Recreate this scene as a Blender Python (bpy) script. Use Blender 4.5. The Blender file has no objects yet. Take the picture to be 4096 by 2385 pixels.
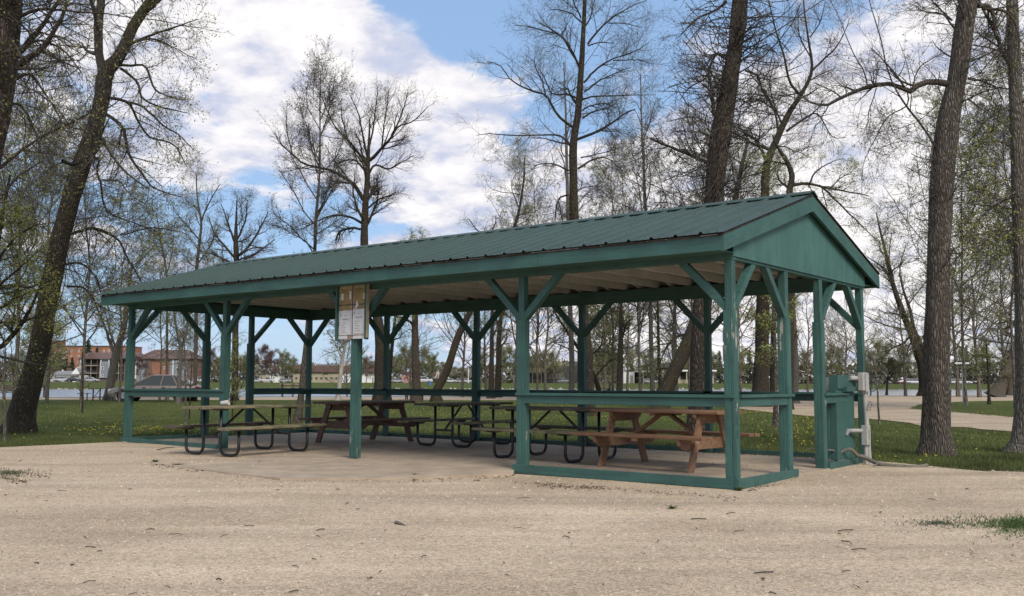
import bpy, bmesh, math, random
import numpy as np
from mathutils import Vector, Matrix, noise

random.seed(7)
RNG = np.random.default_rng(11)
SC = bpy.context.scene
COL = SC.collection

# ------------------------------------------------------------------ camera
CAM = np.array([17.119, -10.028, 1.115])
FPX = 3886.44                      # focal length in pixels of a 4096 px wide frame
YAW, PITCH, ROLL = 0.6637, 0.0869, 0.0024
FW = np.array([-math.sin(YAW) * math.cos(PITCH), math.cos(YAW) * math.cos(PITCH), math.sin(PITCH)])
_r = np.array([math.cos(YAW), math.sin(YAW), 0.0]); _u = np.cross(_r, FW)
RT = math.cos(ROLL) * _r + math.sin(ROLL) * _u
UP = -math.sin(ROLL) * _r + math.cos(ROLL) * _u
cd = bpy.data.cameras.new('camera')
cam = bpy.data.objects.new('camera', cd); COL.objects.link(cam)
M = Matrix.Identity(4)
for i in range(3):
    M[i][0] = RT[i]; M[i][1] = UP[i]; M[i][2] = -FW[i]; M[i][3] = CAM[i]
cam.matrix_world = M
cd.sensor_width = 36; cd.lens = FPX / 4096 * 36
cd.clip_start = 0.1; cd.clip_end = 6000
SC.camera = cam

def ray(u, v): return FW + RT * ((u - 2048) / FPX) - UP * ((v - 1192.5) / FPX)
def gp(u, v, z=0.0):               # the point of the level ground seen at (u, v)
    d = ray(u, v); return CAM + d * ((z - CAM[2]) / d[2])
def depth(u, v, z=0.0):
    d = ray(u, v); return (z - CAM[2]) / d[2]
def at(u, v, t): return CAM + ray(u, v) * t
FH = FW[:2] / np.linalg.norm(FW[:2]); RH = np.array([FH[1], -FH[0]])
def tl(t, l): return CAM[0] + FH[0] * t + RH[0] * l, CAM[1] + FH[1] * t + RH[1] * l

# ------------------------------------------------------------------ world, sun, exposure
SUN_EL, SUN_AZ = math.radians(42), math.radians(118)   # azimuth of the sun from +Y towards +X (clockwise)
SUN_DIR = Vector((math.sin(SUN_AZ) * math.cos(SUN_EL), math.cos(SUN_AZ) * math.cos(SUN_EL), math.sin(SUN_EL)))
W = bpy.data.worlds.new('World'); SC.world = W; W.use_nodes = True
nt = W.node_tree; nt.nodes.clear()
def N(nt, typ, **kw):
    n = nt.nodes.new(typ)
    for k, v in kw.items():
        if k.startswith('i_'):
            key = k[2:]
            n.inputs[int(key) if key.isdigit() else key.replace('_', ' ')].default_value = v
        else: setattr(n, k, v)
    return n
def L(nt, a, b): nt.links.new(a, b)
def MATH(nt, op, a, b=None, clamp=False):
    n = nt.nodes.new('ShaderNodeMath'); n.operation = op; n.use_clamp = clamp
    for i, x in enumerate((a, b)):
        if x is None: continue
        if isinstance(x, (int, float)): n.inputs[i].default_value = x
        else: nt.links.new(x, n.inputs[i])
    return n.outputs[0]
def RAMP(nt, fac, stops, interp='LINEAR'):
    n = nt.nodes.new('ShaderNodeValToRGB'); cr = n.color_ramp; cr.interpolation = interp
    while len(cr.elements) < len(stops): cr.elements.new(0.5)
    for e, (p, c) in zip(cr.elements, stops):
        e.position = p; e.color = (*c, 1) if len(c) == 3 else c
    nt.links.new(fac, n.inputs[0]); return n.outputs[0]
def MIX(nt, fac, a, b, mode='MIX'):
    n = nt.nodes.new('ShaderNodeMix'); n.data_type = 'RGBA'; n.blend_type = mode
    for idx, x in ((0, fac), (6, a), (7, b)):
        if isinstance(x, (int, float)): n.inputs[idx].default_value = x
        elif isinstance(x, tuple): n.inputs[idx].default_value = (*x, 1) if len(x) == 3 else x
        else: nt.links.new(x, n.inputs[idx])
    return n.outputs[2]
tc = N(nt, 'ShaderNodeTexCoord')
sky = N(nt, 'ShaderNodeTexSky', sky_type='NISHITA', sun_disc=False, sun_elevation=SUN_EL,
        sun_rotation=SUN_AZ, air_density=1.0, dust_density=0.6, ozone_density=1.6)
sep = N(nt, 'ShaderNodeSeparateXYZ'); L(nt, tc.outputs['Generated'], sep.inputs[0])
zc_ = MATH(nt, 'ADD', MATH(nt, 'MAXIMUM', sep.outputs[2], 0.0), 0.22)
cx_ = MATH(nt, 'DIVIDE', sep.outputs[0], zc_); cy_ = MATH(nt, 'DIVIDE', sep.outputs[1], zc_)
cmb = N(nt, 'ShaderNodeCombineXYZ'); L(nt, cx_, cmb.inputs[0]); L(nt, cy_, cmb.inputs[1])
n1 = N(nt, 'ShaderNodeTexNoise', i_Scale=3.4, i_Detail=10.0, i_Roughness=0.60, i_Distortion=0.2); L(nt, cmb.outputs[0], n1.inputs['Vector'])
n2 = N(nt, 'ShaderNodeTexNoise', i_Scale=7.0, i_Detail=8.0, i_Roughness=0.6, i_Distortion=0.15)
mp = N(nt, 'ShaderNodeMapping'); mp.inputs['Location'].default_value = (3.1, 1.7, 5.0); L(nt, cmb.outputs[0], mp.inputs[0]); L(nt, mp.outputs[0], n2.inputs['Vector'])
mask = MATH(nt, 'ADD', MATH(nt, 'MULTIPLY', MATH(nt, 'SUBTRACT', n1.outputs[0], 0.5), 2.6), 0.12)
# where the banks of cloud and the openings between them stand (directions in the sky)
for (u, v, rad, amp) in [(1000, 180, .15, .55), (1350, 330, .12, .5), (1750, 420, .13, .45), (1050, 420, .09, .4), (1600, 700, .14, .45),
                         (2250, 800, .20, .4), (3500, 950, .22, .5), (3300, 1150, .2, .5), (3900, 600, .16, .45), (2700, 900, .15, .4), (3100, 800, .15, .35), (900, 640, .06, .35), (1250, 20, .07, .25), (1500, 40, .07, -.5), (1640, 165, .022, .5), (900, 430, .05, -.3), (1900, 330, .06, .3), (560, 250, .12, .3),
                         (1720, 130, .10, -.65), (2150, 80, .15, -.7), (2500, 380, .14, -.40), (3100, 330, .2, -.35), (830, 480, .055, -.45),
                         (1060, 690, .075, -.6), (960, 800, .06, -.35), (1640, 900, .08, -.45), (700, 1150, .2, -.3), (1500, 1250, .18, -.35), (3050, 640, .09, -.2)]:
    d = ray(u, v); d = d / np.linalg.norm(d)
    vm = N(nt, 'ShaderNodeVectorMath', operation='DISTANCE'); L(nt, tc.outputs['Generated'], vm.inputs[0]); vm.inputs[1].default_value = tuple(d)
    g = MATH(nt, 'EXPONENT', MATH(nt, 'MULTIPLY', MATH(nt, 'POWER', MATH(nt, 'DIVIDE', vm.outputs['Value'], rad), 2.0), -1.0))
    mask = MATH(nt, 'ADD', mask, MATH(nt, 'MULTIPLY', g, amp * 0.72))
mr = N(nt, 'ShaderNodeMapRange', interpolation_type='SMOOTHSTEP'); mr.inputs[1].default_value = -0.06; mr.inputs[2].default_value = 0.30
L(nt, mask, mr.inputs[0])
shade = RAMP(nt, MATH(nt, 'ADD', MATH(nt, 'MULTIPLY', mask, 0.22), MATH(nt, 'ADD', MATH(nt, 'MULTIPLY', n2.outputs[0], 1.5), -0.30), True),
             [(0.25, (0.50, 0.57, 0.76)), (0.42, (0.62, 0.65, 0.79)), (0.58, (0.84, 0.83, 0.88)), (0.75, (1.0, 0.97, 0.97))])
skyc = MIX(nt, 1.0, sky.outputs[0], (1.0, 1.0, 1.0), 'MULTIPLY')
skysc = N(nt, 'ShaderNodeVectorMath', operation='SCALE'); L(nt, skyc, skysc.inputs[0]); skysc.inputs['Scale'].default_value = 1.0
hz = N(nt, 'ShaderNodeMapRange'); hz.inputs[1].default_value = 0.0; hz.inputs[2].default_value = 0.30; hz.inputs[3].default_value = 0.55; hz.inputs[4].default_value = 0.12
L(nt, sep.outputs[2], hz.inputs[0])
CLOUD = 1.0 / 0.12
cl = N(nt, 'ShaderNodeVectorMath', operation='SCALE'); L(nt, shade, cl.inputs[0]); cl.inputs['Scale'].default_value = CLOUD * 0.96
pale = N(nt, 'ShaderNodeVectorMath', operation='SCALE'); pale.inputs[0].default_value = (0.38, 0.60, 0.96); pale.inputs['Scale'].default_value = CLOUD * 0.85
blue = MIX(nt, 0.68, skysc.outputs[0], pale.outputs[0])
fin = MIX(nt, mr.outputs[0], blue, cl.outputs[0])
bg = N(nt, 'ShaderNodeBackground'); bg.inputs[1].default_value = 0.063; L(nt, fin, bg.inputs[0])
wo = N(nt, 'ShaderNodeOutputWorld'); L(nt, bg.outputs[0], wo.inputs[0])

sd = bpy.data.lights.new('sun', 'SUN'); sd.energy = 1.5; sd.angle = math.radians(24); sd.color = (1.0, 0.93, 0.82)
so = bpy.data.objects.new('sun', sd); COL.objects.link(so); so.rotation_euler = SUN_DIR.to_track_quat('Z', 'Y').to_euler(); so.location = (30, -30, 40)
SC.view_settings.view_transform = 'Standard'; SC.view_settings.look = 'None'
SC.view_settings.gamma = 1; SC.view_settings.exposure = 1.08; SC.view_settings.use_curve_mapping = False
SC.cycles.max_bounces = 6; SC.cycles.transparent_max_bounces = 8

# ------------------------------------------------------------------ materials
MATS = {}
def mat(name, color=(0.5, 0.5, 0.5), rough=0.7, var=0.0, vscale=5.0, stretch=(1, 1, 1), bump=0.0, bscale=30.0, metal=0.0, spec=0.5, hue2=None,
        wear=None, wscale=6.0, wamt=0.5, wstretch=(1, 1, 1), transl=0.0, grain=None):
    if name in MATS: return MATS[name]
    m = bpy.data.materials.new(name); m.use_nodes = True; nt = m.node_tree; nt.nodes.clear()
    out = N(nt, 'ShaderNodeOutputMaterial'); b = N(nt, 'ShaderNodeBsdfPrincipled')
    b.inputs['Roughness'].default_value = rough; b.inputs['Metallic'].default_value = metal
    b.inputs['Specular IOR Level'].default_value = spec
    tc = N(nt, 'ShaderNodeTexCoord'); mp = N(nt, 'ShaderNodeMapping'); mp.inputs['Scale'].default_value = stretch
    L(nt, tc.outputs['Object'], mp.inputs[0])
    c = color
    if var > 0:
        n = N(nt, 'ShaderNodeTexNoise', i_Scale=vscale, i_Detail=6.0, i_Roughness=0.62); L(nt, mp.outputs[0], n.inputs['Vector'])
        hi = tuple(min(1, x * (1 + var)) for x in (hue2 or color)); lo = tuple(x * (1 - var) for x in color)
        c = RAMP(nt, n.outputs[0], [(0.32, lo), (0.68, hi)])
    if grain:
        gm_ = N(nt, 'ShaderNodeMapping'); gm_.inputs['Scale'].default_value = grain; L(nt, tc.outputs['Object'], gm_.inputs[0])
        gn = N(nt, 'ShaderNodeTexNoise', i_Scale=1.0, i_Detail=5.0, i_Roughness=0.65); L(nt, gm_.outputs[0], gn.inputs['Vector'])
        c = MIX(nt, 0.9, c, RAMP(nt, gn.outputs[0], [(0.30, (0.50, 0.52, 0.54)), (0.42, (0.92, 0.92, 0.92)), (0.60, (1.05, 1.05, 1.05)), (0.78, (1.35, 1.32, 1.28))]), 'MULTIPLY')
    if wear:
        n3 = N(nt, 'ShaderNodeTexNoise', i_Scale=wscale, i_Detail=8.0, i_Roughness=0.68)
        mp3 = N(nt, 'ShaderNodeMapping'); mp3.inputs['Scale'].default_value = wstretch; L(nt, tc.outputs['Object'], mp3.inputs[0]); L(nt, mp3.outputs[0], n3.inputs['Vector'])
        f = RAMP(nt, n3.outputs[0], [(wamt, (0, 0, 0)), (wamt + 0.03, (1, 1, 1))])
        c = MIX(nt, f, c, wear)
    if isinstance(c, tuple): b.inputs['Base Color'].default_value = (*c, 1)
    else: L(nt, c, b.inputs['Base Color'])
    if bump > 0:
        n2 = N(nt, 'ShaderNodeTexNoise', i_Scale=bscale, i_Detail=4.0, i_Roughness=0.6); L(nt, mp.outputs[0], n2.inputs['Vector'])
        bp = N(nt, 'ShaderNodeBump', i_Strength=bump, i_Distance=0.02); L(nt, n2.outputs[0], bp.inputs['Height']); L(nt, bp.outputs[0], b.inputs['Normal'])
    if transl > 0:
        tr = N(nt, 'ShaderNodeBsdfTranslucent'); ms = N(nt, 'ShaderNodeMixShader'); ms.inputs[0].default_value = transl
        if isinstance(c, tuple): tr.inputs[0].default_value = (*c, 1)
        else: L(nt, c, tr.inputs[0])
        L(nt, b.outputs[0], ms.inputs[1]); L(nt, tr.outputs[0], ms.inputs[2]); L(nt, ms.outputs[0], out.inputs[0])
    else: L(nt, b.outputs[0], out.inputs[0])
    MATS[name] = m; return m

PAINT = (0.035, 0.098, 0.083)
m_paint = mat('green_paint', PAINT, 0.6, 0.2, 2.0, (1, 1, 1), 0.3, 60, wear=(0.26, 0.24, 0.20), wscale=7, wamt=0.695, wstretch=(.5, .8, 1), grain=(1.6, 5, 38))
m_paint_post = mat('green_post_paint', PAINT, 0.6, 0.2, 2.0, (1, 1, 1), 0.3, 60, wear=(0.28, 0.255, 0.215), wscale=9, wamt=0.675, wstretch=(1, 1, .30), grain=(40, 40, 1.8))
m_paint_worn = mat('green_paint_peeling', PAINT, 0.6, 0.3, 4.0, (1, 1, 0.4), 0.4, 50, wear=(0.34, 0.31, 0.26), wscale=7, wamt=0.615, wstretch=(1.4, 1.4, .3), grain=(40, 40, 1.8))
m_paint_sheet = mat('green_paint_panel', (0.046, 0.122, 0.103), 0.6, 0.22, 1.1, (1, 1, 1), 0.2, 80, wear=(0.016, 0.062, 0.066), wscale=26, wamt=0.635, wstretch=(1, 1, .40), grain=(8, 7, 1.3))
m_cream = mat('cream_paint', (0.50, 0.475, 0.44), 0.75, 0.15, 2.0, wear=(0.10, 0.08, 0.07), wscale=5, wamt=0.74)
m_roof = mat('green_metal_roof', (0.040, 0.068, 0.058), 0.52, 0.18, 0.9, (1, 1, 1), 0.05, 30, spec=0.3)
m_rot = mat('rotten_edge_wood', (0.06, 0.05, 0.042), 0.9, 0.5, 8)
m_steel = mat('black_steel_tube', (0.010, 0.010, 0.011), 0.42, 0.3, 10)
m_plank = mat('weathered_plank', (0.155, 0.118, 0.072), 0.8, 0.35, 4, (1, 8, 8), 0.3, 40, hue2=(0.19, 0.16, 0.09), wear=(0.085, 0.095, 0.05), wscale=3, wamt=0.56)
m_plank_dark = mat('dark_weathered_plank', (0.085, 0.066, 0.050), 0.8, 0.35, 4, (1, 8, 8), 0.3, 40, wear=(0.13, 0.12, 0.09), wscale=3, wamt=0.6)
m_cedar = mat('brown_stained_wood', (0.215, 0.112, 0.056), 0.65, 0.28, 3, (1, 6, 6), 0.25, 40, hue2=(0.225, 0.125, 0.075), wear=(0.30, 0.22, 0.16), wscale=6, wamt=0.72)
m_cedar_dark = mat('dark_brown_stained_wood', (0.12, 0.066, 0.043), 0.65, 0.28, 3, (1, 6, 6), 0.25, 40)
m_bolt = mat('galvanised_bolt', (0.5, 0.5, 0.48), 0.4, metal=0.6)
m_pvc = mat('grey_plastic_conduit', (0.36, 0.35, 0.325), 0.5, 0.15, 6)
m_greybox = mat('grey_metal_box', (0.23, 0.235, 0.235), 0.5, 0.1, 6)
m_white = mat('white_paint', (0.72, 0.71, 0.68), 0.6, 0.08, 2)
m_paper = mat('white_paper', (0.62, 0.61, 0.60), 0.9, 0.06, 9)
m_oldwood = mat('bare_plywood', (0.30, 0.24, 0.16), 0.85, 0.25, 8, hue2=(0.36, 0.29, 0.19), wear=(0.47, 0.42, 0.35), wscale=14, wamt=0.6)
m_yellowpaper = mat('yellowed_backing', (0.27, 0.19, 0.085), 0.9, 0.3, 10)
m_ink = mat('black_ink', (0.10, 0.10, 0.11), 0.8)
m_black = mat('black_rubber', (0.012, 0.012, 0.012), 0.8)
m_dark = mat('dark_interior', (0.02, 0.02, 0.022), 0.8)
m_concrete = mat('concrete', (0.375, 0.295, 0.215), 0.85, 0.22, 2.2, (1, 1, 1), 0.2, 90, wear=(0.275, 0.22, 0.172), wscale=3.5, wamt=0.63)
m_leaf = mat('spring_leaf', (0.29, 0.30, 0.09), 0.6, 0.35, 2.0, transl=0.4)
m_leaf2 = mat('olive_bud', (0.17, 0.15, 0.085), 0.7, 0.35, 2.0, transl=0.3)
m_leaf_b = mat('bright_spring_leaf', (0.36, 0.36, 0.08), 0.6, 0.3, 2.0, transl=0.45)
m_leaf_red = mat('dark_red_bud', (0.13, 0.072, 0.062), 0.7, 0.4, 1.0, transl=0.2)
m_spruce = mat('spruce_needles', (0.030, 0.050, 0.030), 0.8, 0.4, 1.0)
m_twig = mat('twig_bark', (0.060, 0.050, 0.042), 0.9, 0.3, 2)
m_twig_grey = mat('grey_twig_bark', (0.11, 0.10, 0.09), 0.9, 0.3, 2)
m_birch = mat('birch_bark', (0.42, 0.38, 0.33), 0.8, 0.2, 3, wear=(0.05, 0.045, 0.04), wscale=5, wamt=0.58, wstretch=(1, 1, 4))
m_leaflitter = mat('dry_leaf', (0.10, 0.065, 0.042), 0.9, 0.5, 20)
m_glass = mat('dark_window_glass', (0.060, 0.065, 0.062), 0.12, spec=0.45)
m_brick = mat('brown_brick', (0.26, 0.12, 0.075), 0.85, 0.15, 1.5)
m_rock = mat('pale_rock', (0.34, 0.32, 0.29), 0.9, 0.3, 2)

def bark(name, c1, c2, sc=9.0, moss=None):
    m = bpy.data.materials.new(name); m.use_nodes = True; nt = m.node_tree; b = nt.nodes['Principled BSDF']
    b.inputs['Roughness'].default_value = 0.92; b.inputs['Specular IOR Level'].default_value = 0.2
    tc = N(nt, 'ShaderNodeTexCoord'); mp = N(nt, 'ShaderNodeMapping'); mp.inputs['Scale'].default_value = (1, 1, 0.16); L(nt, tc.outputs['Object'], mp.inputs[0])
    nz = N(nt, 'ShaderNodeTexNoise', i_Scale=4.0, i_Detail=3.0); L(nt, mp.outputs[0], nz.inputs['Vector'])
    ad = N(nt, 'ShaderNodeVectorMath', operation='MULTIPLY_ADD'); L(nt, nz.outputs['Color'], ad.inputs[0]); ad.inputs[1].default_value = (0.16, 0.16, 0.16); L(nt, mp.outputs[0], ad.inputs[2])
    vo = N(nt, 'ShaderNodeTexVoronoi', feature='DISTANCE_TO_EDGE', i_Scale=sc * 2.2); L(nt, ad.outputs[0], vo.inputs['Vector'])
    fine = N(nt, 'ShaderNodeTexNoise', i_Scale=sc * 5, i_Detail=6.0, i_Roughness=0.7); L(nt, mp.outputs[0], fine.inputs['Vector'])
    h = MATH(nt, 'ADD', MATH(nt, 'MULTIPLY', vo.outputs[0], 2.2, True), MATH(nt, 'MULTIPLY', fine.outputs[0], 0.5))
    c = RAMP(nt, h, [(0.22, tuple(x * 0.32 for x in c1)), (0.5, c1), (0.95, c2)])
    if moss:
        big = N(nt, 'ShaderNodeTexNoise', i_Scale=0.9, i_Detail=5.0); L(nt, tc.outputs['Object'], big.inputs['Vector'])
        c = MIX(nt, RAMP(nt, big.outputs[0], [(0.5, (0, 0, 0)), (0.72, (0.8, 0.8, 0.8))]), c, moss)
    L(nt, c, b.inputs['Base Color'])
    bp = N(nt, 'ShaderNodeBump', i_Strength=0.9, i_Distance=0.05); L(nt, h, bp.inputs['Height']); L(nt, bp.outputs[0], b.inputs['Normal'])
    return m
b_brown = bark('furrowed_brown_bark', (0.105, 0.080, 0.062), (0.185, 0.152, 0.12), 17)
b_grey = bark('furrowed_grey_bark', (0.135, 0.112, 0.092), (0.22, 0.188, 0.156), 17)
b_dark = bark('dark_bark', (0.062, 0.050, 0.038), (0.125, 0.10, 0.075), 17, moss=(0.085, 0.08, 0.03))
b_light = bark('light_smooth_bark', (0.20, 0.175, 0.145), (0.29, 0.26, 0.225), 15)

# ------------------------------------------------------------------ object helpers
def link(o, parent=None):
    COL.objects.link(o)
    if parent is not None: o.parent = parent
    return o
def tag(o, label=None, cat=None, group=None, kind=None):
    if label: o['label'] = label
    if cat: o['category'] = cat
    if group: o['group'] = group
    if kind: o['kind'] = kind
    return o
def empty(name, loc=(0, 0, 0), rz=0.0, label=None, cat=None, group=None):
    o = bpy.data.objects.new(name, None); link(o); o.location = loc; o.rotation_euler = (0, 0, rz)
    o.empty_display_size = 0.2
    return tag(o, label, cat, group)
def mesh_np(name, V, F, material, parent=None, smooth=False, mats=None, mi=None):
    V = np.asarray(V, dtype=np.float32).reshape(-1, 3); F = np.asarray(F, dtype=np.int32)
    me = bpy.data.meshes.new(name); k = F.shape[1]
    me.vertices.add(len(V)); me.vertices.foreach_set('co', V.ravel())
    me.loops.add(F.size); me.loops.foreach_set('vertex_index', F.ravel())
    me.polygons.add(len(F)); me.polygons.foreach_set('loop_start', np.arange(0, F.size, k, dtype=np.int32))
    me.polygons.foreach_set('loop_total', np.full(len(F), k, dtype=np.int32))
    if smooth: me.polygons.foreach_set('use_smooth', np.ones(len(F), dtype=bool))
    for m in (mats or [material]): me.materials.append(m)
    if mi is not None: me.polygons.foreach_set('material_index', np.asarray(mi, dtype=np.int32))
    me.update(calc_edges=True); me.validate()
    return link(bpy.data.objects.new(name, me), parent)

class MB:
    """collects boxes, prisms, tubes and lathed shapes into one mesh"""
    def __init__(s): s.v = []; s.f = []; s.m = []
    def add(s, vs, fs, mi=0):
        o = len(s.v); s.v += [tuple(map(float, p)) for p in vs]; s.f += [tuple(i + o for i in f) for f in fs]; s.m += [mi] * len(fs); return s
    def box(s, a, b, mi=0, bev=0.0):
        x0, y0, z0 = (min(a[i], b[i]) for i in range(3)); x1, y1, z1 = (max(a[i], b[i]) for i in range(3))
        e = min(bev, (x1 - x0) / 3, (y1 - y0) / 3, (z1 - z0) / 3)
        if e <= 0:
            return s.add([(x0, y0, z0), (x1, y0, z0), (x1, y1, z0), (x0, y1, z0), (x0, y0, z1), (x1, y0, z1), (x1, y1, z1), (x0, y1, z1)],
                         [(0, 3, 2, 1), (4, 5, 6, 7), (0, 1, 5, 4), (1, 2, 6, 5), (2, 3, 7, 6), (3, 0, 4, 7)], mi)
        # chamfer the edges that run along the longest axis
        d = (x1 - x0, y1 - y0, z1 - z0); ax = d.index(max(d)); o1, o2 = [i for i in range(3) if i != ax]
        lo = (x0, y0, z0); hi = (x1, y1, z1)
        oct_ = [(lo[o1] + e, lo[o2]), (hi[o1] - e, lo[o2]), (hi[o1], lo[o2] + e), (hi[o1], hi[o2] - e), (hi[o1] - e, hi[o2]), (lo[o1] + e, hi[o2]), (lo[o1], hi[o2] - e), (lo[o1], lo[o2] + e)]
        vs = []
        for w in (lo[ax], hi[ax]):
            for p, q in oct_:
                c = [0, 0, 0]; c[ax] = w; c[o1] = p; c[o2] = q; vs.append(tuple(c))
        return s.add(vs, [tuple(range(8)), tuple(range(15, 7, -1))] + [(i, i + 8, (i + 1) % 8 + 8, (i + 1) % 8) for i in range(8)], mi)
    def obox(s, p, q, w, h, up=(0, 0, 1), mi=0):
        p = Vector(p); q = Vector(q); d = (q - p).normalized(); u = Vector(up); r = d.cross(u)
        if r.length < 1e-4: r = d.cross(Vector((1, 0, 0)))
        r.normalize(); u = r.cross(d).normalized(); vs = []
        for c in (p, q):
            for a, b in ((-1, -1), (1, -1), (1, 1), (-1, 1)): vs.append(c + r * (a * w / 2) + u * (b * h / 2))
        return s.add(vs, [(0, 3, 2, 1), (4, 5, 6, 7), (0, 1, 5, 4), (1, 2, 6, 5), (2, 3, 7, 6), (3, 0, 4, 7)], mi)
    def prism(s, poly, axis, a, b, mi=0):     # polygon in the two other axes (in order) pushed along axis from a to b
        n = len(poly); vs = []
        for w in (a, b):
            for p, q in poly:
                c = [p, q]; c.insert(axis, w); vs.append(tuple(c))
        return s.add(vs, [tuple(range(n)), tuple(range(2 * n - 1, n - 1, -1))] + [(i, i + n, (i + 1) % n + n, (i + 1) % n) for i in range(n)], mi)
    def tube(s, pts, r, sides=8, mi=0, cap=True):
        pts = [Vector(p) for p in pts]; n = len(pts); rs = r if isinstance(r, (list, tuple)) else [r] * n
        T = [(pts[min(i + 1, n - 1)] - pts[max(i - 1, 0)]).normalized() for i in range(n)]
        ref = Vector((0, 0, 1)) if abs(T[0].z) < 0.9 else Vector((1, 0, 0)); a = T[0].cross(ref).normalized(); vs = []; fs = []
        for i in range(n):
            a = (a - T[i] * a.dot(T[i])).normalized(); b = T[i].cross(a)
            for k in range(sides):
                t = 2 * math.pi * k / sides; vs.append(pts[i] + (a * math.cos(t) + b * math.sin(t)) * rs[i])
        for i in range(n - 1):
            for k in range(sides):
                j = (k + 1) % sides; fs.append((i * sides + k, i * sides + j, (i + 1) * sides + j, (i + 1) * sides + k))
        if cap: fs += [tuple(range(sides - 1, -1, -1)), tuple((n - 1) * sides + k for k in range(sides))]
        return s.add(vs, fs, mi)
    def lathe(s, prof, c=(0, 0, 0), axis=2, sides=16, mi=0):
        vs = []; fs = []; n = len(prof)
        for r, h in prof:
            for k in range(sides):
                t = 2 * math.pi * k / sides; p = [r * math.cos(t), r * math.sin(t)]; p.insert(axis, h); vs.append((c[0] + p[0], c[1] + p[1], c[2] + p[2]))
        for i in range(n - 1):
            for k in range(sides):
                j = (k + 1) % sides; fs.append((i * sides + k, i * sides + j, (i + 1) * sides + j, (i + 1) * sides + k))
        fs += [tuple(range(sides - 1, -1, -1)), tuple((n - 1) * sides + k for k in range(sides))]
        return s.add(vs, fs, mi)
    def build(s, name, m, parent=None, smooth=False, fix=True):
        me = bpy.data.meshes.new(name); me.from_pydata(s.v, [], s.f)
        for mm in (m if isinstance(m, (list, tuple)) else [m]): me.materials.append(mm)
        me.polygons.foreach_set('material_index', s.m)
        if fix:
            bm = bmesh.new(); bm.from_mesh(me); bmesh.ops.recalc_face_normals(bm, faces=bm.faces); bm.to_mesh(me); bm.free()
        if smooth:
            me.polygons.foreach_set('use_smooth', [True] * len(me.polygons))
        me.update(); return link(bpy.data.objects.new(name, me), parent)
def copy_tree(o, parent=None):
    c = o.copy(); link(c)
    if parent is not None: c.parent = parent
    for ch in list(o.children): copy_tree(ch, c)
    return c
def boxpart(name, a, b, m, parent, bev=0.006): return MB().box(a, b, 0, bev).build(name, m, parent)
#==SPLIT==
# ------------------------------------------------------------------ ground
def sstep(a, b, x):
    t = np.clip((x - a) / (b - a), 0, 1); return t * t * (3 - 2 * t)
def lip(l, t):                       # depth of the near river bank for a point at lateral l, depth t
    a = np.clip(l / np.maximum(np.abs(t), 1), -0.6, 0.6); return 83 + 24 * a
def far_shore(a): return 330 + 85 * np.clip(a, -0.6, 0.6)
def ground_z(t, l):
    t = np.asarray(t, float); l = np.asarray(l, float)
    a = np.clip(l / np.maximum(np.abs(t), 1), -0.6, 0.6); tn = 83 + 24 * a; tf = far_shore(a) - 50
    z = -0.03 - 1.6 * sstep(tn, tn + 5, t)
    z = z + 2.55 * sstep(tf - 3, tf + 4, t) * 0.45 + (2.55 * 0.55 + 0.05) * sstep(tf + 3, tf + 52, t)
    return z
def gravel_z(x, y):                  # the gravel lies a little lower than the slab at the near corner
    x = np.asarray(x, float); y = np.asarray(y, float)
    return -0.012 - 0.036 * sstep(3.0, 9.5, x) * sstep(2.6, 0.3, y) - 0.03 * sstep(-1, -6, y)
lot_line = [(-1500, 1835), (-800, 1812), (0, 1785), (244, 1776), (487, 1764), (700, 1762), (3440, 1834), (3540, 1845), (3705, 1862), (3913, 1879), (4096, 1884), (4700, 1915), (5600, 1960)]
lb = np.array([gp(u, v)[:2] for u, v in lot_line])
# resample the boundary
seg = np.r_[0, np.cumsum(np.linalg.norm(np.diff(lb, axis=0), axis=1))]
S_ = np.linspace(0, seg[-1], 420); bx = np.interp(S_, seg, lb[:, 0]); by = np.interp(S_, seg, lb[:, 1])
LOTB = np.c_[bx, by]
wob = np.array([noise.noise(Vector((s * 1.3, 0, 0))) * 0.16 + noise.noise(Vector((s * 5, 3, 0))) * 0.07 for s in S_])
LOTB = LOTB + wob[:, None] * FH
def in_lot(x, y):                    # true on the gravel side of the boundary
    x = np.asarray(x); y = np.asarray(y)
    dl = (x - CAM[0]) * RH[0] + (y - CAM[1]) * RH[1]; dt = (x - CAM[0]) * FH[0] + (y - CAM[1]) * FH[1]
    bl = (LOTB[:, 0] - CAM[0]) * RH[0] + (LOTB[:, 1] - CAM[1]) * RH[1]; bt = (LOTB[:, 0] - CAM[0]) * FH[0] + (LOTB[:, 1] - CAM[1]) * FH[1]
    o = np.argsort(bl); return dt < np.interp(dl, bl[o], bt[o])
# the ground sheet: lawn on both banks, the river bed between
ts = np.unique(np.r_[np.linspace(-60, 5, 8), np.linspace(5, 70, 50), np.linspace(70, 112, 60), np.linspace(115, 220, 12), np.linspace(222, 400, 110), np.linspace(410, 700, 8), [900, 1400, 2500]])
al = np.linspace(-1.35, 1.35, 109)
V = []
for t in ts:
    l = al * (np.abs(t) + 45); z = ground_z(np.full_like(l, t), l)
    x, y = tl(t, l)
    near = sstep(0.6, -0.6, np.zeros_like(l)) * 0
    d = in_lot(x, y) if t < 25 else np.zeros(len(l), bool)
    z = np.where(d, gravel_z(x, y) - 0.05, z - 0.0)
    V.append(np.c_[x, y, z])
n1_, n2_ = len(ts), len(al)
V = np.concatenate(V); I = np.arange(n1_ * n2_).reshape(n1_, n2_)
F = np.stack([I[:-1, :-1], I[:-1, 1:], I[1:, 1:], I[1:, :-1]], -1).reshape(-1, 4)

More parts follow.
